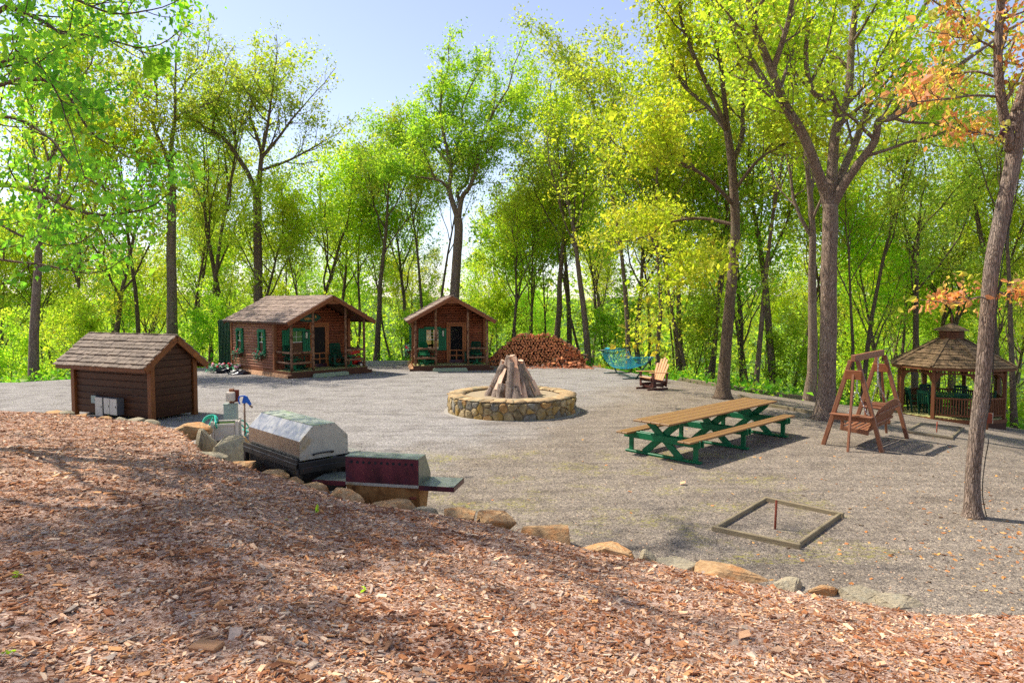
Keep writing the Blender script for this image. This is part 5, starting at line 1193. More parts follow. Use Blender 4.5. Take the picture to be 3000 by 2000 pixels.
leafling('green seedling at the left edge of the mulch', 52, 1690, .045); leafling('tiny green seedling in the lower left corner', 30, 1915, .03); leafling('small seedling on the mulch below the grills', 838, 1525, .03); leafling('yellowish seedling on the mulch under the burnt grill', 925, 1500, .035); leafling('small seedling near the middle of the mulch', 1070, 1733, .03)
for i, (px, py) in enumerate([(2180, 1870), (2000, 1420)]):
    p = on_mulch(px, py) if i == 0 else G(px, py); m = MB(); m.add([(-.05, -.03, 0), (.04, -.04, .03), (.05, .03, .05), (-.03, .05, .02)], [(0, 1, 2), (0, 2, 3)]); tag(m.build('fallen_leaf', M['tan'], loc=p + Vector((0, 0, .015))), ['curled orange leaf on the mulch bank', 'curled tan leaf on the gravel below the picnic table'][i], 'leaf')

# ---------------------------------------------------------------- steel smoker grill
p0 = PZ(729.6, 1299, .85); p1 = PZ(879, 1350.7, .85); GA = math.atan2(p1.y - p0.y, p1.x - p0.x); GL = 1.72
t = thing('smoker_grill', 'stainless steel smoker with a six sided hood on black legs', 'grill', (p0.x, p0.y, 0), GA); D = .78
prof = [(0, .85), (D, .85), (D, 1.13), (D * .73, 1.33), (D * .27, 1.33), (0, 1.13)]
for k in range(2):
    a, b = k * GL / 2 + (.004 if k else 0), (k + 1) * GL / 2; m = MB()
    for j in (5,): m.add([(a, 0, .85), (b, 0, .85), (b, 0, 1.13), (a, 0, 1.13), (a, .02, .85), (b, .02, .85), (b, .02, 1.13), (a, .02, 1.13)], [(0, 1, 2, 3), (7, 6, 5, 4), (0, 4, 5, 1), (3, 2, 6, 7), (0, 3, 7, 4), (1, 5, 6, 2)])
    m.add([(a, 0, 1.13), (b, 0, 1.13), (b, D * .27, 1.33), (a, D * .27, 1.33), (a, .02, 1.12), (b, .02, 1.12), (b, D * .27, 1.31), (a, D * .27, 1.31)], [(0, 1, 2, 3), (7, 6, 5, 4), (0, 4, 5, 1), (3, 2, 6, 7), (0, 3, 7, 4), (1, 5, 6, 2)])
    m.build('hood_panel', M['stainless'], t)
    m = MB(); m.box(((a + b) / 2, D / 2, 1.335), (b - a - .002, D * .46, .012)); m.build('hood_top', M['stain_top'], t)
    m = MB(); m.add([(a, D, .85), (b, D, .85), (b, D, 1.13), (a, D, 1.13), (b, D * .73, 1.33), (a, D * .73, 1.33)], [(1, 0, 3, 2), (2, 3, 5, 4)]); m.build('hood_panel', M['stainless'], t)
for x in (0, GL - .012): m = MB(); m.prism([(a + .001, b + .001) for a, b in prof], (x + .0, 0, 0), (0, 1, 0), (0, 0, 1), (1, 0, 0), .016); e = m.build('end_plate', M['ltmetal'], t)
rv = MB()
for a, b in [(.02, .9), (.02, 1.0), (.02, 1.1), (.1, 1.2), (.2, 1.3), (D - .02, .9), (D - .02, 1.0), (D - .02, 1.1), (D - .1, 1.2), (.35, 1.315), (.5, 1.315)]: rv.box((GL + .008, a, b), (.012, .014, .014))
rv.build('rivet', M['chain'], e)
wire('hood_handle', t, catmull([(GL, .22, .9), (GL + .05, .22, .93), (GL + .05, .5, .93), (GL, .5, .9)], 4), .012, M['black'])
m = MB(); m.box((GL / 2, -.06, .82), (GL + .1, .03, .12)); m.build('front_tray', M['black'], t)
for a, b, n_ in (((-.05, -.05, .78), (GL + .05, -.05, .78), 'rail'), ((-.05, D + .05, .78), (GL + .05, D + .05, .78), 'rail'), ((-.05, -.05, .79), (-.05, D + .05, .79), 'rail'), ((GL + .05, -.05, .79), (GL + .05, D + .05, .79), 'rail'), ((GL + .07, -.04, .72), (GL + .07, D + .05, .72), 'rail')): plank(n_, t, a, b, .06, .09, M['black'])
for x in (-.03, GL + .03):
    for y in (-.03, D + .03): plank('leg', t, (x, y, 0), (x, y, .75), .075, .075, M['black'], (0, 1, 0))
m = MB(); m.prism([(0, .3), (D, .3), (D + .02, .76), (-.02, .76)], (.06, 0, 0), (0, 1, 0), (0, 0, 1), (1, 0, 0), GL - .12); m.build('fire_box', M['black'], t)
for i in range(6): m = MB(); m.tube([(GL - .06, .1 + i * .11, .6), (GL - .054, .1 + i * .11, .6)], .022, 12); m.build('vent_hole', M['rubber'], t)
m = MB(); m.box((GL * .9, D + .14, .84), (.3, .2, .02)); m.build('side_shelf', M['ltmetal'], t)
# burnt box grill
p0 = PZ(1013, 1412, .6); p1 = PZ(1225, 1424, .6); GA = math.atan2(p1.y - p0.y, p1.x - p0.x); GL = (p1 - p0).length
t = thing('charcoal_grill', 'heat stained box grill with a row of holes and two side shelves', 'grill', (p0.x, p0.y, 0), GA)
m = MB(); m.box((GL / 2, .006, .785), (GL, .012, .36)); bp = m.build('back_panel', M['burnt'], t)
for i in range(11): m = MB(); m.tube([(GL * (.085 + .083 * i), -.002, .895), (GL * (.085 + .083 * i), .006, .895)], .021, 14); m.build('vent_hole', M['rubber'], bp)
m = MB(); m.box((GL / 2, .15, .972), (GL + .01, .31, .012)); m.build('top_plate', M['shelf'], t)
for x in (-.006, GL - .006): m = MB(); m.prism([(.013, .61), (.52, .61), (.52, .68), (.3, .966), (.013, .966)], (x, 0, 0), (0, 1, 0), (0, 0, 1), (1, 0, 0), .012); m.build('end_plate', M['shelf'], t)
m = MB(); m.add([(0, .3, .966), (GL, .3, .966), (GL, .52, .68), (0, .52, .68)], [(0, 3, 2, 1)]); m.build('front_slope', M['shelf'], t)
m = MB(); m.box((GL / 2, .26, .59), (GL + .004, .53, .04)); m.build('rim', M['ltmetal'], t)
m = MB(); m.prism([(.01, .57), (.5, .57), (.36, .22), (.1, .22)], (0, 0, 0), (0, 1, 0), (0, 0, 1), (1, 0, 0), GL); m.build('fire_box', M['rust'], t)
for sg, a in ((-1, -.5), (1, GL + .02)):
    m = MB(); m.box((a + .24, .26, .605), (.5, .5, .012)); s_ = m.build('side_shelf', M['shelf'], t); m = MB(); m.box((a + .24, .007, .578), (.5, .012, .066)); m.box((a + (.485 if sg > 0 else -.005), .26, .578), (.012, .5, .066)); m.build('shelf_lip', M['burnt'], s_)
for x in (.08, GL - .08):
    for y in (.1, .42): plank('leg', t, (x, y, 0), (x, y, .56), .04, .04, M['ltmetal'], (0, 1, 0))
rod('drain_pipe', t, (GL - .12, .02, .42), (GL - .02, -.06, .45), .02, M['rusty'])

# ---------------------------------------------------------------- power pedestal, hydrant, planter, hose
g = PZ(680, 1262, .1); g.z = 0; t = thing('power_pedestal', 'grey electrical box with a beige outlet on a red brown post', 'pedestal', tuple(g), R(8)); s = g.y / F
plank('post', t, (0, .04, 0), (0, .04, 135 * s + .02), .1, .1, M['redwood'], (0, 1, 0)); m = MB(); m.box((0, -.06, 68 * s), (36 * s, .16, 50 * s)); b_ = m.build('box', M['greybox'], t); m = MB(); m.box((0, -.06, 94 * s), (39 * s, .18, .02)); m.build('lid', M['greybox'], b_)
m = MB(); m.box((.06, .03, 116 * s), (27 * s, .03, 36 * s)); m.build('back_plate', M['rusty'], t); m = MB(); m.prism([(-.09, -.1), (.09, -.1), (.09, .1), (-.09, .1)], (0, .0, 116 * s), (1, 0, 0), (0, 0, 1), (0, -1, 0), .14); b_ = m.build('outlet', M['beige'], t); m = MB(); m.box((0, -.15, 116 * s), (.14, .03, .15)); m.build('cover', M['beige'], b_)
g = PZ(718, 1274, 0.05); g.z = 0; t = thing('yard_hydrant', 'frost proof water hydrant with a bright blue handle on a brown pipe', 'hydrant', tuple(g), R(0)); s = g.y / F
rod('pipe', t, (0, 0, 0), (0, 0, 108 * s), .022, M['pipe']); m = MB(); m.prism([(-.05, -.03), (.03, -.04), (.06, -.02), (.13, -.09), (.16, -.06), (.11, .03), (.06, .12), (.0, .14), (-.02, .08)], (0, .03, 106 * s), (1, 0, 0), (0, 0, 1), (0, -1, 0), .06); m.build('head', M['blue'], t)
wire('handle', t, catmull([(.02, 0, 106 * s + .13), (-.1, 0, 106 * s + .12), (-.13, 0, 106 * s + .02), (-.1, 0, 106 * s - .06)], 5), .016, M['blue'])
m = MB(); m.tube([(.12, 0, 106 * s - .09), (.19, 0, 106 * s - .14)], .022, 8); m.build('spout', M['pipe'], t)
g = PZ(664, 1276, .12); t = thing('planter_box', 'square beige plastic planter with corner posts in front of the electrical box', 'planter', (g.x, g.y, .05), R(14)); s = g.y / F; pw = 66 * s; ph = 56 * s
for k in range(4):
    a = k * math.pi / 2; c, sn = math.cos(a), math.sin(a); u = Vector((c, sn, 0)); n_ = Vector((sn, -c, 0))
    m = MB(); m.beam(n_ * (pw / 2 - .02) - u * (pw / 2 - .04) + Vector((0, 0, ph * .46)), n_ * (pw / 2 - .02) + u * (pw / 2 - .04) + Vector((0, 0, ph * .46)), .02, ph * .84); sd_ = m.build('side_panel', M['beige'], t)
    for zz in (.1, .84): plank('side_rail', t, n_ * (pw / 2 - .0) - u * (pw / 2 - .05) + Vector((0, 0, ph * zz)), n_ * (pw / 2) + u * (pw / 2 - .05) + Vector((0, 0, ph * zz)), .03, .06, M['beige'])
    pp = n_ * (pw / 2) + u * (pw / 2); plank('corner_post', t, (pp.x, pp.y, 0), (pp.x, pp.y, ph * 1.04), .06, .06, M['beige'], (0, 1, 0))
m = MB(); m.box((0, 0, ph * .8), (pw - .06, pw - .06, .03)); m.build('soil', M['floor'], t)
o = wire('garden_hose', None, catmull([tuple(PZ(610, 1252, .3)), tuple(PZ(628, 1218, .55)), tuple(PZ(632, 1240, .5)), tuple(PZ(640, 1265, .2)), tuple(PZ(660, 1283, .1)), tuple(PZ(706, 1284, .1)), tuple(PZ(722, 1262, .1)), tuple(PZ(700, 1236, .3)), tuple(PZ(712, 1232, .3)), tuple(PZ(728, 1250, .1)), tuple(PZ(712, 1258, .1)), tuple(PZ(735, 1266, .05))], 6), .018, M['hose']); tag(o, 'turquoise garden hose looped round the beige planter', 'hose')
m = MB()
for k in range(5):
    c = PZ(616, 1240 + k * 2, .35); m.tube([(c.x + .16 * math.cos(a), c.y + .1 * math.sin(a), c.z + .12 * math.sin(a) + k * .03) for a in np.linspace(0, 6.3, 18)], .015, 5)
tag(m.build('hose_coil', M['hose'], smooth=True), 'coil of turquoise hose on the boulders left of the planter', 'hose')

# ---------------------------------------------------------------- fire pit
gl, gr = G(1311, 1202), G(1689, 1202); fc = (gl + gr) / 2; RO = (gr - gl).length / 2; RI = RO * .74; FH = .56
pit = thing('fire_pit', 'round stone fire pit with a sandstone rim in the middle of the yard', 'fire pit', (fc.x, fc.y, fc.z), 0)
m = MB(); m.lathe([(RI + .02, .0), (RO - .07, 0), (RO - .06, FH - .05), (RI + .02, FH - .05)], (0, 0, -.05), 64); m.build('mortar', M['mortar'], pit)
def patch(name, parent, prof_fn, nu, nv, mat, back):
    V = []; Fc = []
    for tp_ in (1, 0):
        for j in range(nv + 1):
            for i in range(nu + 1): V.append(prof_fn(i / nu, j / nv, tp_))
    o0 = (nu + 1) * (nv + 1)
    for j in range(nv):
        for i in range(nu): a = j * (nu + 1) + i; Fc.append((a, a + 1, a + nu + 2, a + nu + 1))
    ring = [i for i in range(nu + 1)] + [j * (nu + 1) + nu for j in range(1, nv + 1)] + [nv * (nu + 1) + i for i in range(nu - 1, -1, -1)] + [j * (nu + 1) for j in range(nv - 1, 0, -1)]
    for a, b in zip(ring, ring[1:] + ring[:1]): Fc.append((a, o0 + a, o0 + b, b))
    m = MB(); m.add(V, Fc); return m.build(name, mat, parent, True)
qs = random.Random(12)
# rubble wall: the stones are the cells of a random partition of the unrolled wall
CIR = 2 * math.pi * RO; WH = FH - .06; pts_ = []
while len(pts_) < 108:
    c_ = (qs.uniform(0, CIR), qs.uniform(.02, WH - .02)); ok_ = True
    for d_ in pts_:
        dx_ = abs(c_[0] - d_[0]); dx_ = min(dx_, CIR - dx_)
        if math.hypot(dx_ * .72, (c_[1] - d_[1]) * 1.15) < (.145 if len(pts_) < 80 else .11): ok_ = False; break
    if ok_: pts_.append(c_)
    elif qs.random() < .002: pts_.append(c_)
def clip(poly, nx, ny, d):
    out = []
    for (x0, y0), (x1, y1) in zip(poly, poly[1:] + poly[:1]):
        a0, a1 = nx * x0 + ny * y0 - d, nx * x1 + ny * y1 - d
        if a0 <= 0: out.append((x0, y0))
        if a0 * a1 < 0: t_ = a0 / (a0 - a1); out.append((x0 + (x1 - x0) * t_, y0 + (y1 - y0) * t_))
    return out
for (cx_, cy_) in pts_:
    poly = [(cx_ - .5, 0), (cx_ + .5, 0), (cx_ + .5, WH), (cx_ - .5, WH)]
    for (ex_, ey_) in pts_:
        for sh in (-CIR, 0, CIR):
            dx_, dy_ = ex_ + sh - cx_, ey_ - cy_
            if (dx_ or dy_) and abs(dx_) < 1.2: nn_ = math.hypot(dx_, dy_); poly = clip(poly, dx_ / nn_, dy_ / nn_, (dx_ * (cx_ + dx_ / 2) + dy_ * (cy_ + dy_ / 2)) / nn_ - .008)
            if len(poly) < 3: break
        if len(poly) < 3: break
    if len(poly) < 3: continue
    # cut corners once, then raise the face in two steps
    P2 = []
    for (x0, y0), (x1, y1) in zip(poly, poly[1:] + poly[:1]): P2 += [(x0 * .78 + x1 * .22, y0 * .78 + y1 * .22), (x0 * .22 + x1 * .78, y0 * .22 + y1 * .78)]
    gx, gy = sum(p[0] for p in P2) / len(P2), sum(p[1] for p in P2) / len(P2); pr = qs.uniform(.045, .075); tx, ty = qs.uniform(-.12, .12), qs.uniform(-.12, .12); n_ = len(P2); V = []
    for sc_, dp in ((1, -.05), (1, pr * .45), (.86, pr * .9), (.5, pr * 1.05)):
        for (x, y) in P2:
            x2, y2 = gx + (x - gx) * sc_, gy + (y - gy) * sc_; r = RO - .075 + dp + (tx * (x2 - gx) + ty * (y2 - gy) + qs.uniform(-.006, .006) if dp > 0 else 0); a_ = x2 / RO
            V.append((r * math.cos(a_), r * math.sin(a_), y2 - .04))
    Fc = [(k * n_ + i, k * n_ + (i + 1) % n_, (k + 1) * n_ + (i + 1) % n_, (k + 1) * n_ + i) for k in range(3) for i in range(n_)] + [tuple(range(3 * n_, 4 * n_))]
    m = MB(); m.add(V, Fc); m.build('stone', M[qs.choice(['stone', 'stone', 'stone', 'stone_b', 'stone', 'stone_c'])], pit)
a = 0.0
while a < 2 * math.pi - .02:
    da = qs.uniform(.1, .24)
    if 2 * math.pi - a - da < .1: da = 2 * math.pi - a
    ph = qs.uniform(0, 6); dz = qs.uniform(-.012, .012)
    def f(u, v, top, a=a, da=da, ph=ph, dz=dz):
        b = (1 - abs(2 * u - 1) ** 6) * (1 - abs(2 * v - 1) ** 6); aa = a + .004 + (da - .008) * u; r = RI + .02 * math.sin(2 * ph + 3 * u) + (RO - .035 + .03 * math.sin(ph + 3 * u) - RI) * v
        return (r * math.cos(aa), r * math.sin(aa), FH - .075 + ((.055 + dz) * (.5 + .5 * b) + .009 * math.sin(8 * u + ph) * math.sin(9 * v) if top else 0))
    patch('cap_stone', pit, f, 5, 4, M['stone_cap'], 0); a += da
for k in range(46):
    aa = 2 * math.pi * k / 46 + qs.uniform(-.02, .02)
    for rw in range(3):
        o = put('fire_brick', chamfer_box(.2, .1, .09, M['brick']), pit, Matrix.Translation(((RI - .07 - qs.uniform(0, .05)) * math.cos(aa + rw * .07), (RI - .07) * math.sin(aa + rw * .07), .2 + rw * .105)) @ Matrix.Rotation(aa + rw * .07 + math.pi / 2 + qs.uniform(-.15, .15), 4, 'Z'))
m = MB(); m.lathe([(RI, 0), (RI * .98, .14), (RI * .5, .2), (.1, .22)], (0, 0, -.02), 40); m.build('ash_bed', M['ash'], pit, True)
m = MB(); m.lathe([(RO - .1, -.03), (RO + .11, -.03), (RO + .1, .012), (RO - .1, .012)], (0, 0, 0), 56, sq=(1, 1)); m.build('concrete_footing', M['apron'], pit)
# split logs: cross-sections with bark on the round side
def split_mesh(kind_, L, r, seed, bark, cut):
    q = random.Random(seed); m = MB()
    if kind_ == 'round': P = [(math.cos(a) * q.uniform(.92, 1.06), math.sin(a) * q.uniform(.92, 1.06)) for a in np.linspace(0, 2 * math.pi, 9, endpoint=False)]; bk = [1] * 9
    elif kind_ == 'half': P = [(math.cos(a) * q.uniform(.92, 1.08), math.sin(a) * q.uniform(.92, 1.08) - .35) for a in np.linspace(.0, math.pi, 6)]; bk = [1] * 5 + [0]
    else:
        w_ = q.uniform(.75, 1.15); P = [(0, -.8)] + [(1.5 * math.sin(a) * q.uniform(.92, 1.06), -.8 + 1.6 * math.cos(a)) for a in np.linspace(w_ / 2 + .1, -w_ / 2 - .05, 4)]; P = P[::1]; bk = [0] + [1] * 3 + [0]
        P = P[::-1]; bk = [1, 1, 1, 0, 0]
    n = len(P); V = []; segs = 4
    for i in range(segs + 1):
        x = L * (i / segs - .5); ox, oy = q.uniform(-.06, .06) * r, q.uniform(-.06, .06) * r; s_ = q.uniform(.95, 1.05)
        V += [(x + (q.uniform(-.012, .012) if i in (0, segs) else 0), r * (a * s_) + ox, r * (b * s_) + oy) for a, b in P]
    for i in range(segs):
        for k in range(n): k2 = (k + 1) % n; m.f.setdefault(4, []).append((np.array([[i * n + k, i * n + k2, (i + 1) * n + k2, (i + 1) * n + k]]), np.array([0 if bk[k] else 1])))
    m.f.setdefault(n, []).append((np.array([list(range(n))[::-1]]), np.array([1]))); m.f[n].append((np.array([list(range(segs * n, (segs + 1) * n))]), np.array([1])))
    m.v.append(np.array(V)); m.n = len(V)
    return m.mesh('split_log', [bark, cut])
tep = thing('log_tepee', 'tepee of split logs stacked for a bonfire inside the stone fire pit', 'log stack', (fc.x, fc.y + .05, fc.z + .17), 0)
TM = [split_mesh(k, .62, r, i, M['bark_old'], M['cut_old']) for i, (k, r) in enumerate([('half', .14), ('wedge', .12), ('wedge', .145), ('half', .12), ('round', .095), ('wedge', .11)])]
def lean(me, ang, rb, rt, z0, z1, tw=0, roll=0):
    p0 = Vector((rb * math.cos(ang), rb * math.sin(ang), z0)); p1 = Vector((rt * math.cos(ang + tw), rt * math.sin(ang + tw), z1)); out = Vector((math.cos(ang), math.sin(ang), .4))
    Mx, L = frame(p0, p1, tuple(out)); Mx = Mx @ Matrix.Rotation(roll, 4, 'X') @ Matrix.Diagonal((L / .62, 1, 1, 1)); put('split_log', me, tep, Mx)
n = 18
for k in range(n): lean(TM[k % 6], 2 * math.pi * k / n + qs.uniform(-.06, .06), .86 + qs.uniform(-.06, .1), .52 + qs.uniform(-.05, .05), 0, .62 + qs.uniform(-.08, .12), qs.uniform(-.1, .1), qs.choice([0, 0, .6, 2.6, 2.2]))
n = 13
for k in range(n): lean(TM[(k * 5 + 1) % 6], 2 * math.pi * k / n + .2 + qs.uniform(-.08, .08), .6 + qs.uniform(-.04, .05), .26 + qs.uniform(-.05, .08), .45 + qs.uniform(-.1, .1), 1.15 + qs.uniform(-.1, .15), qs.uniform(-.15, .15), qs.choice([0, .6, 2.6, 2.2]))
for k in range(7): lean(TM[(k * 5 + 2) % 6], 2 * math.pi * k / 7 + .5, .3, .06, .7, 1.36 + qs.uniform(-.1, .12), .2, qs.choice([0, .6, 2.6]))

# ---------------------------------------------------------------- firewood stack
wl_, wr_ = PX(1440, 1066, 37.2), PX(1708, 1068, 37.0); wl_.z = hpad(wl_.x, wl_.y); wr_.z = hpad(wr_.x, wr_.y); wa = math.atan2(wr_.y - wl_.y, wr_.x - wl_.x); WL = (wr_ - wl_).length
pile = thing('firewood_stack', 'long rounded stack of orange split firewood beside the small cabin', 'woodpile', (wl_.x, wl_.y + .2, min(wl_.z, wr_.z) - .02), wa)
WM = [split_mesh(k, .46, r, 20 + i, M['bark_log'], M['cut']) for i, (k, r) in enumerate([('wedge', .085), ('wedge', .1), ('half', .1), ('wedge', .078), ('round', .07), ('wedge', .092), ('half', .085), ('wedge', .105)])]
def wtop(x):
    u = x / WL
    return 1.66 * (sstep(-.1, .36, u) ** .7) * (1 - .6 * sstep(.62, 1.06, u)) * (1 + .03 * math.sin(u * 23))
cells = []; z = .07; r_ = 0; dz = .135
while z < 1.66:
    x = -.05 + (.08 if r_ % 2 else 0)
    while x < WL + .05:
        if z < wtop(x) + .02: cells.append((x + qs.uniform(-.02, .02), z + qs.uniform(-.018, .018)))
        x += .158
    z += dz; r_ += 1
qs.shuffle(cells)
rest = MB()
def addlog(Mx, me):
    off = rest.add([tuple(Mx @ v.co) for v in me.vertices], [tuple(p.vertices) for p in me.polygons if p.material_index == 0], 0)
    for p in me.polygons:
        if p.material_index: rest.f.setdefault(len(p.vertices), []).append((np.array([tuple(p.vertices)]) + off, np.array([1])))
def restlog(x, y, z, q_):
    Mx = Matrix.Translation((x, y, z)) @ Matrix.Rotation(math.pi / 2 + q_.uniform(-.1, .1), 4, 'Z') @ Matrix.Rotation(q_.uniform(0, 6.28), 4, 'X'); me = WM[q_.randrange(8)]
    addlog(Mx, me)
for i, (x, z) in enumerate(cells):
    if i < 285: put('split_log', WM[qs.randrange(8)], pile, Matrix.Translation((x, qs.uniform(-.05, .06) + .12 * (z / 1.6), z)) @ Matrix.Rotation(math.pi / 2 + qs.uniform(-.1, .1), 4, 'Z') @ Matrix.Rotation(qs.uniform(0, 6.28), 4, 'X'))
    else: restlog(x, .05, z, qs)
    restlog(x + .05, .52, z, qs)
for i in range(95):
    x = qs.uniform(.2, WL - .1); put_z = wtop(x) + qs.uniform(-.02, .09)
    restlog(x, qs.uniform(-.05, .6), put_z, qs)
for i in range(50):   # jumbled ends
    x = qs.choice([qs.uniform(-.15, .6), qs.uniform(WL - .9, WL + .15)]); zz = wtop(x) * qs.uniform(0, 1) + .05
    Mx = Matrix.Translation((x, qs.uniform(-.2, .0), zz)) @ Matrix.Rotation(qs.uniform(0, 3), 4, 'Z') @ Matrix.Rotation(qs.uniform(-.3, .3), 4, 'Y'); me = WM[qs.randrange(8)]
    addlog(Mx, me)
o = rest.build('jumbled_logs', [M['bark_log'], M['cut']], pile); o['kind'] = 'stuff'
m = MB(); P = [(x, max(.05, wtop(x) - .18)) for x in np.linspace(.1, WL - .1, 14)]; m.prism([(WL - .1, 0), (.1, 0)][::-1] + P[::-1], (0, .16, 0), (1, 0, 0), (0, 0, 1), (0, 1, 0), .4); m.build('shade_core', M['bark_log'], pile)  # one solid dark filler standing in for the shade between the logs
small = thing('log_heap', 'small heap of dark split logs leaning against the woodpile', 'log heap', (lambda p: (p.x, p.y, hpad(p.x, p.y)))(PX(1640, 1072, 36.4)), wa)
for i in range(34):
    x = qs.gauss(0, .42); zz = max(.06, .62 * (1 - abs(x) / .95) * qs.random()); put('split_log', WM[qs.randrange(8)], small, Matrix.Translation((x, qs.uniform(-.15, .15), zz)) @ Matrix.Rotation(math.pi / 2 + qs.uniform(-.4, .4), 4, 'Z') @ Matrix.Rotation(qs.uniform(0, 6.28), 4, 'X'))
sc = thing('bark_heap', 'heap of reddish bark slabs at the right end of the woodpile', 'bark heap', (lambda p: (p.x, p.y, hpad(p.x, p.y)))(PX(1688, 1078, 36.0)), wa)
for i in range(34):
    x, y = qs.gauss(0, .5), qs.gauss(0, .18); a_ = qs.uniform(0, 3.1); zz = max(.03, .34 * math.exp(-(x / .35) ** 2) * qs.random()); d = Vector((math.cos(a_), math.sin(a_) * .5, qs.uniform(-.3, .5))) * qs.uniform(.12, .3); plank('bark_slab', sc, Vector((x, y, zz)) - d * .5 + Vector((0, 0, .03)), Vector((x, y, zz)) + d * .5 + Vector((0, 0, .03)), qs.choice([.1, .14, .19]), .02, M['scrap'], (qs.uniform(-.6, .6), qs.uniform(-.6, .6), 1))
P = []
for _ in range(900):
    x = qs.uniform(1470, 1740); yy = qs.gauss(35.9, .35); p = PX(x, 1077, yy); P.append((p.x, yy, hpad(p.x, yy) + .004))
qn = np.random.default_rng(77)
chip_field("bark_chips", P, qn.uniform(.05, .14, len(P)), qn.uniform(.3, .7, len(P)), [H('#b5694a'), H('#c98562'), H('#9c5a3d'), H('#d09a78')], 8, M['chips'], label='reddish bark chips strewn before the woodpile')
# ---------------------------------------------------------------- picnic table
c1, c2, c3, c4 = PZ(1842, 1227, .77), PZ(1974, 1245, .77), PZ(2275.6, 1178, .74), PZ(2183, 1167, .74)
ctr = (c1 + c2 + c3 + c4) / 4; ax = ((c3 + c4) / 2 - (c1 + c2) / 2); TL = ax.length; ta = math.atan2(ax.y, ax.x)
zt = hpad(ctr.x, ctr.y)
t = thing('picnic_table', 'long picnic table with brown plank top and green X frame legs', 'picnic table', (ctr.x, ctr.y, zt), ta)
TW = .86; npl = 4
for i in range(npl): y = -TW / 2 + TW * (i + .5) / npl; plank('top_plank', t, (-TL / 2, y, .755), (TL / 2, y, .755), TW / npl - .009, .038, M['tabletop'])
for sg in (-1, 1):
    for k in range(2): y = sg * (.72 + .14 * k - .07 + .07); plank('bench_plank', t, (-TL / 2 + .03, sg * (.66 + .145 * k), .46), (TL / 2 - .03, sg * (.66 + .145 * k), .46), .137, .038, M['tabletop'])
for x in (-TL / 2 + .42, 0, TL / 2 - .42):
    for sg in (-1, 1):
        plank('cross_leg', t, (x + sg * .021, sg * .42, .02), (x + sg * .021, -sg * .34, .735), .045, .14, M['green'], (0, 1, .3)) if False else plank('cross_leg', t, (x + sg * .024, sg * .46, .03), (x + sg * .024, -sg * .33, .72), .14, .045, M['green'], (1, 0, 0))
        plank('bench_post', t, (x, sg * .76, .03), (x, sg * .76, .4), .1, .05, M['green'], (1, 0, 0))
    plank('bench_bearer', t, (x + .062, -.9, .39), (x + .062, .9, .39), .04, .14, M['green']); plank('bench_bearer', t, (x - .062, -.9, .39), (x - .062, .9, .39), .04, .14, M['green'])
    plank('top_bearer', t, (x, -.4, .715), (x, .4, .715), .05, .05, M['green'])
    plank('foot_rail', t, (x, -.88, .03), (x, .88, .03), .12, .045, M['green'])
for sg in (-1, 1): plank('brace', t, (sg * (TL / 2 - .42), 0, .4), (sg * (TL / 4 - .3), 0, .72), .05, .09, M['green'])

# ---------------------------------------------------------------- swing on an A frame
nl_, nr_ = G(2416, 1300), G(2580, 1326); fl_, fr_ = G(2507, 1266), G(2647, 1288)
o0 = (nl_ + nr_ + fl_ + fr_) / 4; ax = ((fl_ + fr_) / 2 - (nl_ + nr_) / 2); L_ = ax.length; sa = math.atan2(ax.y, ax.x)
t = thing('garden_swing', 'red brown wooden bench swing hanging from an A frame by chains', 'swing', tuple(o0), sa); HS = 1.98; hb = .6
for sg in (-1, 1):
    x = sg * L_ / 2
    for s2 in (-1, 1): plank('frame_leg', t, (x, s2 * hb, -.02), (x, s2 * .07, HS - .05), .085, .085, M['redwood'], (1, 0, 0))
    plank('frame_brace', t, (x + sg * .48, -.05, -.02), (x + sg * .03, 0, HS - .32), .05, .05, M['redwood'], (0, 1, 0))
    plank('gusset', t, (x, -.17, HS - .36), (x, .17, HS - .36), .12, .2, M['trim'])
    plank('side_rail', t, (x, -hb * .66, .68), (x, hb * .66, .68), .05, .12, M['redwood']); plank('side_shelf', t, (x + sg * .09, -.42, .755), (x + sg * .09, .42, .755), .2, .03, M['redwood'])
plank('top_beam', t, (-L_ / 2 - .08, 0, HS), (L_ / 2 + .08, 0, HS), .09, .14, M['redwood'])
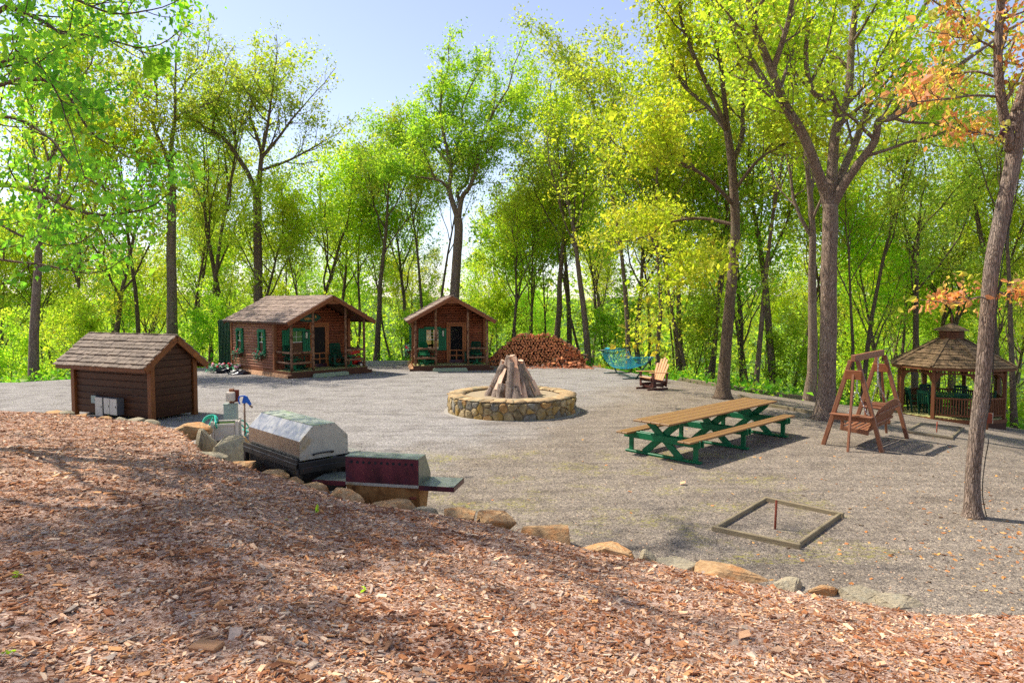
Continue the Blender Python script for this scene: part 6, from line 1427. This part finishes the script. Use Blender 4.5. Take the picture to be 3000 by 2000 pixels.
# the bench seat faces local +y (away from the camera); its back leans towards local -y
bl = L_ / 2 - .22
for i in range(7): y = .28 - .085 * i; z = .46 - .09 * math.sin(i / 6 * 2.2) ; plank('seat_slat', t, (-bl, y, z), (bl, y, z), .07, .02, M['redwood'])
for i in range(13): x = -bl + 2 * bl * (i + .5) / 13; h = .5 + .12 * math.cos((i - 6) / 6 * 1.5); plank('back_slat', t, (x, -.25, .4), (x, -.25 - h * .42, .4 + h), 2 * bl / 13 - .018, .02, M['redwood'], (0, 1, .4))
for zz in (.5, .78): plank('back_rail', t, (-bl, -.25 - (zz - .4) * .43 - .03, zz), (bl, -.25 - (zz - .4) * .43 - .03, zz), .06, .035, M['redwood'], (0, 1, .4))
for sg in (-1, 1):
    x = sg * (bl + .03); plank('arm', t, (x, .34, .68), (x, -.4, .66), .1, .025, M['redwood']); plank('arm_post', t, (x, .26, .4), (x, .26, .67), .04, .06, M['redwood'], (0, 1, 0)); plank('seat_side', t, (x, .3, .42), (x, -.28, .36), .035, .1, M['redwood'])
    for p0, p1 in (((x, .22, .44), (x * .93, .03, 1.22)), ((x, -.3, .62), (x * .93, -.03, 1.22)), ((x * .93, 0, 1.2), (x * .9, 0, HS - .07))):
        m = MB(); p0, p1 = Vector(p0), Vector(p1); n = int((p1 - p0).length / .045); d = (p1 - p0).normalized(); s1 = d.cross(Vector((0, 1, .2))).normalized(); s2 = d.cross(s1)
        for i in range(n):
            c = p0 + d * (i + .5) * (p1 - p0).length / n; u = s1 if i % 2 else s2
            m.tube([tuple(c + d * math.cos(a_) * .03 + u * math.sin(a_) * .016) for a_ in np.linspace(0, 2 * math.pi, 9)], .005, 4, False)
        m.build('chain', M['chain'], t)

# ---------------------------------------------------------------- horseshoe pits
def hpit(label, cs, stake, seed, slabel):
    P = [G(*c) for c in cs]; c = sum(P, Vector()) / 4
    t = thing('horseshoe_pit', label, 'horseshoe pit', tuple(c), 0, 'horseshoe pits')
    for i in range(4):
        a, b = P[i] - c, P[(i + 1) % 4] - c; e = (b - a).normalized() * .045; 
        plank('timber', t, a - e * (1 if i % 2 else -1) + Vector((0, 0, .03)), b + e * (1 if i % 2 else -1) + Vector((0, 0, .03)), .05, .08, M['timber'])
    m = MB(); m.add([tuple(p - c + Vector((0, 0, .006))) for p in P], [(3, 2, 1, 0) if (P[1] - P[0]).cross(P[2] - P[0]).z < 0 else (0, 1, 2, 3)]); m.build('sand_bed', M['gravel'], t)
    s_ = G(*stake) - c; rod('stake', t, (s_.x, s_.y, -.1), (s_.x + .03, s_.y + .04, .4), .016, M['rusty'])
T_ = NT('pit_gravel'); v_ = T_.coord(True); n1 = T_.n('ShaderNodeTexVoronoi', {'Vector': v_, 'Scale': 60.}); n2_ = T_.noise(v_, 2.5, 5)
cl = T_.mix(T_.ramp(n2_, [(.42, (0, 0, 0, 1)), (.6, (1, 1, 1, 1))]), T_.ramp(T_.n('ShaderNodeSeparateColor', {0: n1.outputs['Color']}).outputs[0], [(.1, H('#6a6250')), (.9, H('#a89c84'))]), H('#7d7a62'))
M['pitfill'] = T_.finish(T_.n('ShaderNodeBsdfPrincipled', {'Base Color': cl, 'Roughness': .95, 'Normal': T_.n('ShaderNodeBump', {'Strength': .6, 'Distance': .015, 'Height': n1.outputs[0]}).outputs[0]}).outputs[0])
hpit('near horseshoe pit framed with weathered timbers', [(2096, 1556), (2245, 1468), (2462, 1514), (2334, 1606)], (2270, 1552), 1, '')
hpit('far horseshoe pit in front of the gazebo', [(2655, 1268), (2698, 1243), (2822, 1256), (2786, 1288)], (2744, 1266), 2, '')

# ---------------------------------------------------------------- timber edging beside the sloping path
def edging(label, pts, zoff, hgt):
    W_ = [G(*p) for p in pts]; t = thing('timber_edging', label, 'edging', tuple(W_[0]), 0, 'timber edging by the path')
    for a, b in zip(W_, W_[1:]):
        n = max(1, int((b - a).length / 2.4))
        for i in range(n): p0, p1 = a.lerp(b, i / n) - W_[0], a.lerp(b, (i + 1) / n) - W_[0]; d = (p1 - p0).normalized() * .01; plank('timber', t, p0 + d + Vector((0, 0, zoff)), p1 - d + Vector((0, 0, zoff)), .1, hgt, M['timber'])
edging('upper timber edging running behind the table oak to the big oak', [(1985, 1112), (2120, 1135), (2260, 1156), (2400, 1175)], .05, .18)
edging('lower timber edging running from the table oak to the big oak', [(2165, 1162), (2245, 1190), (2330, 1204), (2400, 1216)], .03, .14)

# ---------------------------------------------------------------- hammock on its stand
hz = hpad(5.2, 30.5)
t = thing('hammock', 'turquoise rope hammock hanging on a dark green steel stand', 'hammock', (5.15, 30.6, hz), 0)
A0, A1 = Vector((-.2, 1.55, .06)), Vector((.3, -.85, .06))
E0, E1 = PX(1775, 1018, 33.3) - t.location, PX(1908, 1047, 28.7) - t.location
wire('base_beam', t, [A0, A1], .038, M['steelgreen'], 8)
for A, E in ((A0, E0), (A1, E1)): wire('arm', t, [A, E], .036, M['steelgreen'], 8)
for A, wd in ((A0, .62), (A1, .62)): wire('foot', t, [A + Vector((-wd, -.1, 0)), A + Vector((wd, .1, 0))], .036, M['steelgreen'], 8)
S0, S1 = E0.lerp(E1, .2), E0.lerp(E1, .8); sx = Vector((.66, .12, .0))
def bed(u, v):
    c = S0.lerp(S1, v); sag = -.62 * (1 - (2 * v - 1) ** 2) - .12; return c + sx * (2 * u - 1) * (1 - .12 * math.sin(math.pi * v)) + Vector((0, 0, sag + .1 * (2 * u - 1) ** 2 + .05 * (2 * u - 1)))
m = MB()
for i in range(17): m.tube([tuple(bed(i / 16, v)) for v in np.linspace(0, 1, 22)], .006, 4, False)
for j in range(26): v = (j + .5) / 26; m.tube([tuple(bed(u, v)) for u in np.linspace(0, 1, 10)], .005, 4, False)
m.build('net', M['hammock'], t)
for S, E in ((0, E0), (1, E1)):
    a, b = bed(-.06, S), bed(1.06, S); rod('spreader_bar', t, a, b, .022, M['steelgreen'])
    m = MB()
    for i in range(15): m.tube([tuple(bed(i / 14, S)), tuple(E)], .007, 4, False)
    m.build('cords', M['hammock'], t)
# tan glider chair
g = G(1912, 1140); chair('garden_chair', 'tan and brown high backed garden chair with rounded slats on the gravel', tuple(g), R(-62), M['tan'], M['brown'], 'fan').scale = (1.12, 1.12, 1.12)

# ---------------------------------------------------------------- gazebo
gf = G(2742, 1231); gd = 29.0
GC = PX(2778, 1231, gf.y + 2.0); gz = hpad(GC.x, GC.y) + .05
gz = PX(2742, 1229, gf.y).z - .22
gaz = thing('gazebo', 'eight sided wooden gazebo with a shingled roof and cupola', 'gazebo', (GC.x, GC.y, gz), 0)
vr = math.atan2(GC.y, GC.x)                      # direction from the camera to the gazebo
GR = 166 / F * GC.y * .97 - .36; EZ = 2.2; RZ = 3.22; print('GAZ', GC, GR)
def oct_(k, r, z):   # k=0 is the post nearest the camera
    a = vr + math.pi - R(16) * -1 * -1 + k * math.pi / 4 * -1; a = vr + math.pi + R(-16) + k * math.pi / 4
    return Vector((r * math.cos(a), r * math.sin(a), z))
m = MB(); m.prism([tuple(oct_(k, GR + .12, 0))[:2] for k in range(8)], (0, 0, .02), (1, 0, 0), (0, 1, 0), (0, 0, 1), .14); m.build('floor_rim', M['gaz'], gaz)
m = MB(); m.prism([tuple(oct_(k, GR + .1, 0))[:2] for k in range(8)], (0, 0, -1.2), (1, 0, 0), (0, 1, 0), (0, 0, 1), 1.215); m.build('base_skirt', M['soffit'], gaz)
n = 30
for i in range(n):
    x = -GR + 2 * GR * (i + .5) / n; h = min(math.sqrt(max(.01, GR ** 2 - x * x)), GR) * .97; plank('deck_board', gaz, (x, -h, .175), (x, h, .175), 2 * GR / n - .01, .025, M['deck'])
for k in range(8):
    p = oct_(k, GR, .16); plank('post', gaz, p, p + Vector((0, 0, EZ - .16)), .13, .13, M['gaz'], tuple(oct_(k, 1, 0)))
    a, b = oct_(k, GR, 0), oct_(k + 1, GR, 0); e = (b - a).normalized(); ln = (b - a).length
    plank('lintel', gaz, a + e * .05 + Vector((0, 0, EZ - .03)), b - e * .05 + Vector((0, 0, EZ - .03)), .08, .1, M['gaz']); plank('frieze_rail', gaz, a + e * .07 + Vector((0, 0, EZ - .27)), b - e * .07 + Vector((0, 0, EZ - .27)), .05, .05, M['gaz'])
    for i in range(12): c = a + e * (.1 + (ln - .2) * (i + .5) / 12) + Vector((0, 0, EZ - .17)); plank('spindle', gaz, c - Vector((0, 0, .08)), c + Vector((0, 0, .08)), .035, .035, M['gaz'], (0, 1, 0))
    for s_, q0 in ((1, a), (-1, b)):
        m = MB(); P = [(.06, -.62), (.12, -.6), (.16, -.46), (.26, -.36), (.42, -.31), (.42, -.29), (.06, -.29)]; m.prism(P, q0 + Vector((0, 0, EZ)) - e.cross(Vector((0, 0, 1))) * .025, e * s_, (0, 0, 1), e.cross(Vector((0, 0, 1))), .05); m.build('bracket', M['gaz'], gaz)
    # ENTRY is the open side, left of the nearest post
    if k != 7:
        for zz, hh in ((.96, .07), (.3, .06)): plank('rail', gaz, a + e * .06 + Vector((0, 0, zz)), b - e * .06 + Vector((0, 0, zz)), .08, hh, M['gaz'])
        nb_ = 14
        for i in range(nb_): c = a + e * (.08 + (ln - .16) * (i + .5) / nb_); plank('baluster', gaz, c + Vector((0, 0, .32)), c + Vector((0, 0, .94)), .045, .045, M['gaz'], tuple(e))
    # roof sector
    RR = GR + .36; ea, eb = oct_(k, RR, EZ - .02), oct_(k + 1, RR, EZ - .02); tp = .42; ta_, tb_ = oct_(k, tp, RZ), oct_(k + 1, tp, RZ)
    m = MB(); m.add([tuple(ea), tuple(eb), tuple(tb_), tuple(ta_)] + [tuple(v - Vector((0, 0, .05))) for v in (ea, eb, tb_, ta_)], [(0, 1, 2, 3), (7, 6, 5, 4), (0, 4, 5, 1)]); m.build('roof_panel', M['gaz'], gaz)
    plank('fascia', gaz, ea + Vector((0, 0, -.06)), eb + Vector((0, 0, -.06)), .03, .12, M['gaz'])
    U_ = (eb - ea).normalized(); wd_ = (eb - ea).length; mid_e, mid_t = (ea + eb) / 2, (ta_ + tb_) / 2; V_ = (mid_t - mid_e); sl = V_.length; V_ = V_.normalized(); wt = (tb_ - ta_).length
    def trap(v, wd_=wd_, wt=wt, sl=sl): f = v / sl; w2 = wd_ + (wt - wd_) * f; return ((wd_ - w2) / 2, (wd_ + w2) / 2)
    shingles(gaz, ea - V_ * .04, U_, V_, wd_, sl, 11, .34, M['shingle_gaz'], 90 + k, single=k in (6, 7, 0, 1, 2), trap=trap)
    n = 12
    for i in range(n):
        p0, p1 = oct_(k, RR, EZ).lerp(oct_(k, tp, RZ + .02), (i - .1) / n), oct_(k, RR, EZ).lerp(oct_(k, tp, RZ + .02), (i + 1.15) / n); plank('hip_shingle', gaz, p0 + Vector((0, 0, .05)), p1 + Vector((0, 0, .035)), .13, .022, M['shingle_gaz'], tuple(oct_(k, 1, 1.5)))
m = MB(); m.prism([tuple(oct_(k, .46, 0))[:2] for k in range(8)], (0, 0, RZ - .06), (1, 0, 0), (0, 1, 0), (0, 0, 1), .44); cu = m.build('cupola', M['gaz'], gaz)
for k in range(8):
    a, b = oct_(k, .475, 0), oct_(k + 1, .475, 0)
    m = MB()
    for i in range(3): m.beam(a.lerp(b, .12) + Vector((0, 0, RZ + .1 + i * .085)), a.lerp(b, .88) + Vector((0, 0, RZ + .1 + i * .085)), .05, .035)
    m.build('louvre', M['soffit'], cu)
m = MB(); b_ = [tuple(oct_(k, .64, RZ + .38)) for k in range(8)] + [tuple(oct_(k, .66, RZ + .34)) for k in range(8)] + [(0, 0, RZ + .66)]
m.add(b_, [(k, (k + 1) % 8, 16) for k in range(8)] + [(8 + k, 8 + (k + 1) % 8, (k + 1) % 8, k) for k in range(8)] + [tuple(range(8, 16))[::-1]]); m.build('cupola_roof', M['shingle_gaz'], gaz)
m = MB(); m.lathe([(.05, .62), (.03, .7), (.055, .76), (.02, .82), (.008, 1.0)], (0, 0, RZ), 8); m.build('finial', M['gaz'], gaz, True)
# table and chairs inside the gazebo
fl = gz + .19
t = thing('dining_table', 'round dark green table in the middle of the gazebo', 'table', (GC.x, GC.y, fl), 0); m = MB(); m.lathe([(.85, .7), (.88, .71), (.88, .735), (.85, .745)], (0, 0, 0), 24); m.build('table_top', M['green'], t)
for k in range(4): a = k * math.pi / 2 + .4; plank('leg', t, (math.cos(a) * .5, math.sin(a) * .5, 0), (math.cos(a) * .5, math.sin(a) * .5, .7), .09, .09, M['teal_g'], (0, 1, 0))
def dchair(label, ang, r):
    x, y = GC.x + r * math.cos(ang), GC.y + r * math.sin(ang); t = thing('dining_chair', label, 'chair', (x, y, fl), ang - math.pi / 2, 'green chairs in the gazebo')
    for i in range(5): plank('seat_slat', t, (-.24, -.22 + .1 * i, .44), (.24, -.22 + .1 * i, .44), .09, .022, M['teal_g'])
    for sx in (-1, 1): plank('leg', t, (sx * .23, -.22, 0), (sx * .23, -.22, .64), .06, .04, M['teal_g'], (1, 0, 0)); plank('back_post', t, (sx * .23, .22, 0), (sx * .23, .34, .98), .07, .04, M['teal_g'], (1, 0, 0)); plank('arm', t, (sx * .26, -.26, .65), (sx * .26, .3, .64), .09, .025, M['teal_g'])
    for i in range(5): x_ = -.17 + .085 * i; plank('back_slat', t, (x_, .25, .48), (x_, .33, .9), .05, .018, M['teal_g'], (0, 1, 0))
    plank('top_rail', t, (-.25, .345, .93), (.25, .345, .93), .03, .11, M['teal_g'])
for k, (da, l) in enumerate([(-70, 'dark green chair at the left of the gazebo table by the entry'), (-35, 'dark green chair facing the gazebo table, nearest the front post'), (15, 'dark green chair behind the front railing of the gazebo'), (90, 'dark green chair on the right side of the gazebo table'), (165, 'dark green chair at the back of the gazebo table'), (215, 'dark green chair at the back left of the gazebo table')]):
    dchair(l, vr + math.pi - R(-da) * 1, 1.22)
g = PX(2893, 1238, 24.); g.z = hpad(g.x, g.y); t = thing('utility_box', 'red brown utility box on a short post right of the leaning tree', 'box', tuple(g), R(-10)); plank('post', t, (0, .05, -.1), (0, .05, .4), .08, .08, M['gaz'], (0, 1, 0)); m = MB(); m.box((0, 0, .42), (.24, .14, .34)); m.build('case', M['rusty'], t); m = MB(); m.box((.13, 0, .42), (.02, .15, .36)); m.build('edge_strip', M['ltmetal'], t)
# dark fixture and cable on the leaning tree
gb = G(2851, 1514); Y = gb.y - .2
p0, p1 = PX(2945, 362, Y), PX(2932, 402, Y); t = thing('tube_lamp', 'dark tubular lamp strapped under the limb of the leaning tree', 'lamp', tuple((p0 + p1) / 2), 0); c = (p0 + p1) / 2
rod('barrel', t, p0 - c, p1 - c, .035, M['burnt'], 10); rod('cap', t, p0 - c + Vector((.0, 0, .0)), p0 - c + (p0 - p1) * .15, .04, M['black'], 10); wire('strap', t, [p0 - c, PX(2960, 380, Y) - c], .008, M['black'])
o = wire('power_cable', None, catmull([PX(2985, 450, Y + .12), PX(2960, 640, Y + .12), PX(2932, 800, Y + .1), PX(2916, 960, Y + .08), PX(2905, 1150, Y + .08), PX(2885, 1260, Y + .05), PX(2896, 1290, Y - .1), PX(2886, 1350, Y), PX(2878, 1440, Y), PX(2890, 1512, Y + .1)], 4), .007, M['black']); tag(o, 'thin dark cable hanging down the leaning tree trunk', 'cable')
